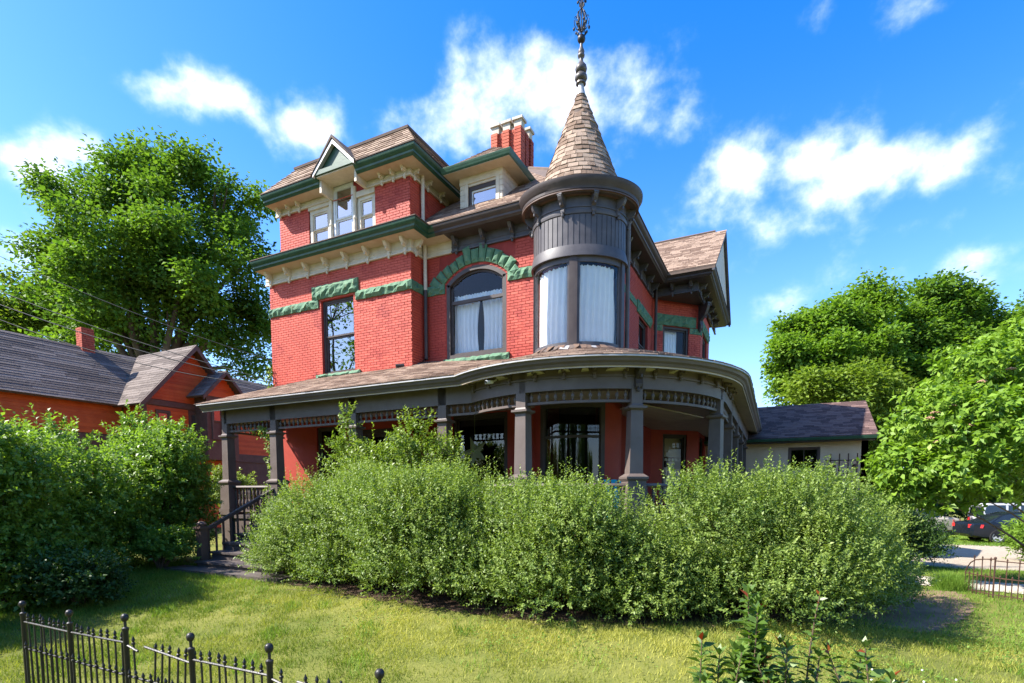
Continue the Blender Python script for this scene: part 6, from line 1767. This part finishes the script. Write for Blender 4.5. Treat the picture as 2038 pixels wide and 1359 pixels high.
sedan_cab = [(-1.75,.97,.99,.80),(-1.15,.97,1.30,.68),(-.75,.97,1.42,.64),(.1,.96,1.45,.64),(.55,.95,1.40,.65),(1.35,.93,.96,.80)]
car('sedan', 'dark navy sedan with alloy wheels parked on the gravel driveway', 10.35, 32.7, .22, 'car_navy', sedan_body, sedan_cab, (-1.38, 1.38), .33, 1.82)
suv_body = [(-2.2,.40,1.0,1.04,.94),(-2.15,.34,1.04,1.08,.98),(-1.2,.28,1.06,1.10,1.0),(.9,.28,1.05,1.09,1.0),(1.3,.30,1.02,1.08,1.0),(2.1,.36,.96,1.02,.96),(2.25,.44,.86,.9,.88)]
suv_cab = [(-2.18,1.06,1.62,.80),(-2.0,1.06,1.74,.80),(.2,1.06,1.76,.80),(.75,1.06,1.70,.80),(1.25,1.05,1.10,.86)]
car('van', 'silver boxy van parked behind the navy sedan', 11.9, 37.0, .15, 'car_silver', suv_body, suv_cab, (-1.35, 1.4), .36, 1.86, cat='van', van=True)
car('sedan', 'beige car in the shade under the thicket', 6.6, 36.9, .25+PI, 'car_beige', sedan_body, sedan_cab, (-1.38, 1.38), .32, 1.8)

# ------------------------------------------------------------------ small things on and round the porch
CHR = thing('porch_chair', (-2.72, 10.25, ZF), 'turquoise slatted chair behind the porch railing', 'chair')
cx_, cy_ = -2.72, 10.25
for k in range(4):
    xx = cx_ - .22 + k*.147
    MB().prism([(xx-.055,cy_-.02,ZF+.30),(xx+.055,cy_-.02,ZF+.30),(xx+.06,cy_-.10,ZF+.55),(xx+.045,cy_-.16,ZF+.70),(xx+.06,cy_-.22,ZF+.86),(xx-.06,cy_-.22,ZF+.86),(xx-.045,cy_-.16,ZF+.70),(xx-.06,cy_-.10,ZF+.55)], (0,.02,0)).build('back_slat','turquoise',CHR)
MB().box(cx_-.28,cx_+.28,cy_,cy_+.5,ZF+.32,ZF+.36).build('seat','turquoise',CHR)
for sx_ in (-.28,.24):
    for yy in (cy_, cy_+.45): MB().box(cx_+sx_,cx_+sx_+.04,yy,yy+.05,ZF,ZF+.34).build('leg','turquoise',CHR)
    MB().box(cx_+sx_-.03,cx_+sx_+.07,cy_-.1,cy_+.5,ZF+.55,ZF+.58).build('arm_rest','turquoise',CHR)
    MB().box(cx_+sx_,cx_+sx_+.04,cy_+.42,cy_+.47,ZF+.34,ZF+.55).build('arm_post','turquoise',CHR)
sc = Vector((-6.95, 11.85, 3.0)); mb = MB(); pts = []
for k in range(10):
    a = PI/2 + .35 + k*PI/5; r = .42 if k % 2 == 0 else .16; pts.append((sc.x + r*math.cos(a), sc.y, sc.z + r*math.sin(a)))
mb.add(pts + [(sc.x,sc.y-.10,sc.z),(sc.x,sc.y+.10,sc.z)], [(k,(k+1)%10,10) for k in range(10)] + [((k+1)%10,k,11) for k in range(10)])
mb.tube([(sc.x,sc.y,sc.z+.3),(sc.x,sc.y,4.03)], .004, 4)
tag(mb.build('star_ornament', 'star_metal'), 'pale green metal star hanging from the porch ceiling', 'ornament')
x, y, an = pat(COLS[4]-.55); sf = Fr(x, y, an); c0 = Vector(sf.P(0, 4.06, .22)); c1 = Vector(sf.P(.02, 4.03, .40))
SCM = thing('security_camera', tuple(c0), 'small white security camera under the curved porch eave', 'camera')
MB().tube([c0, c1], .035, 10).build('body','white_plastic',SCM); MB().tube([c0, Vector(sf.P(0, 4.12, .11))], .016, 8).build('bracket','white_plastic',SCM); MB().tube([c1, c1+(c1-c0)*.06], .028, 10).build('lens','car_glass',SCM)
# vines
def vine(label, pts, n, L, spread, matn='leaf_vine'):
    t = thing('climbing_vine', pts[0], label, 'vine')
    MB().tube(pts, .008, 5).build('stem', 'twig', t)
    V = [Vector(p) for p in pts]; P = []
    for i in range(n):
        u = random.random()*(len(V)-1); k = int(u); P.append(tuple(V[k].lerp(V[min(k+1,len(V)-1)], u-k) + Vector((random.gauss(0,spread),random.gauss(0,spread),random.gauss(0,spread)))))
    P = np.array(P); m = len(P)
    Q = leaf_quads(P, unit(rng.normal(size=(m,3))+np.array([0,0,-.5])), unit(np.array([.2,-.6,.8])+rng.normal(size=(m,3))*.4), L*rng.uniform(.6,1.3,m), L*.7*rng.uniform(.6,1.3,m))
    place('leaves', mesh_quads('leaves', Q, 4, matn, rng.random(m)), t, kind='stuff')
vine('leafy vine strand hanging beside the porch post at the steps', [(-11.75,9.55,1.4),(-11.80,9.6,2.1),(-11.72,9.58,2.8),(-11.78,9.55,3.4),(-11.95,9.6,3.58),(-12.3,9.6,3.55)], 420, .085, .055)
vine('small climbing vine on the corner of the brick gable wall', [(-13.9,11.45,.3),(-13.92,11.42,3.0),(-13.90,11.42,4.9),(-13.95,11.43,5.4),(-13.92,11.44,5.75)], 260, .085, .05)
# overhead wires
def wire(label, a, b, sag, r=.012):
    a, b = Vector(a), Vector(b); pts = [a.lerp(b, i/24) - Vector((0,0,sag*4*(i/24)*(1-i/24))) for i in range(25)]
    tag(MB().tube(pts, r, 5).build('overhead_wire', 'wire_black'), label, 'wire', 'overhead wires from the left')
wire('topmost overhead wire crossing in front of the large maple', at(-90,468,17), (-13.9, 13.6, 5.9), .30, .009)
wire('overhead wire just above the orange house chimney', at(-90,543,16), (-13.9, 12.0, 5.35), .22)
wire('thick overhead wire crossing the orange house roof', at(-90,572,15.5), (-13.9, 11.8, 5.30), .24, .014)
wire('lowest overhead wire sagging across the grey shingle roof', at(-90,600,15.5), (-13.9, 11.7, 5.22), .40)
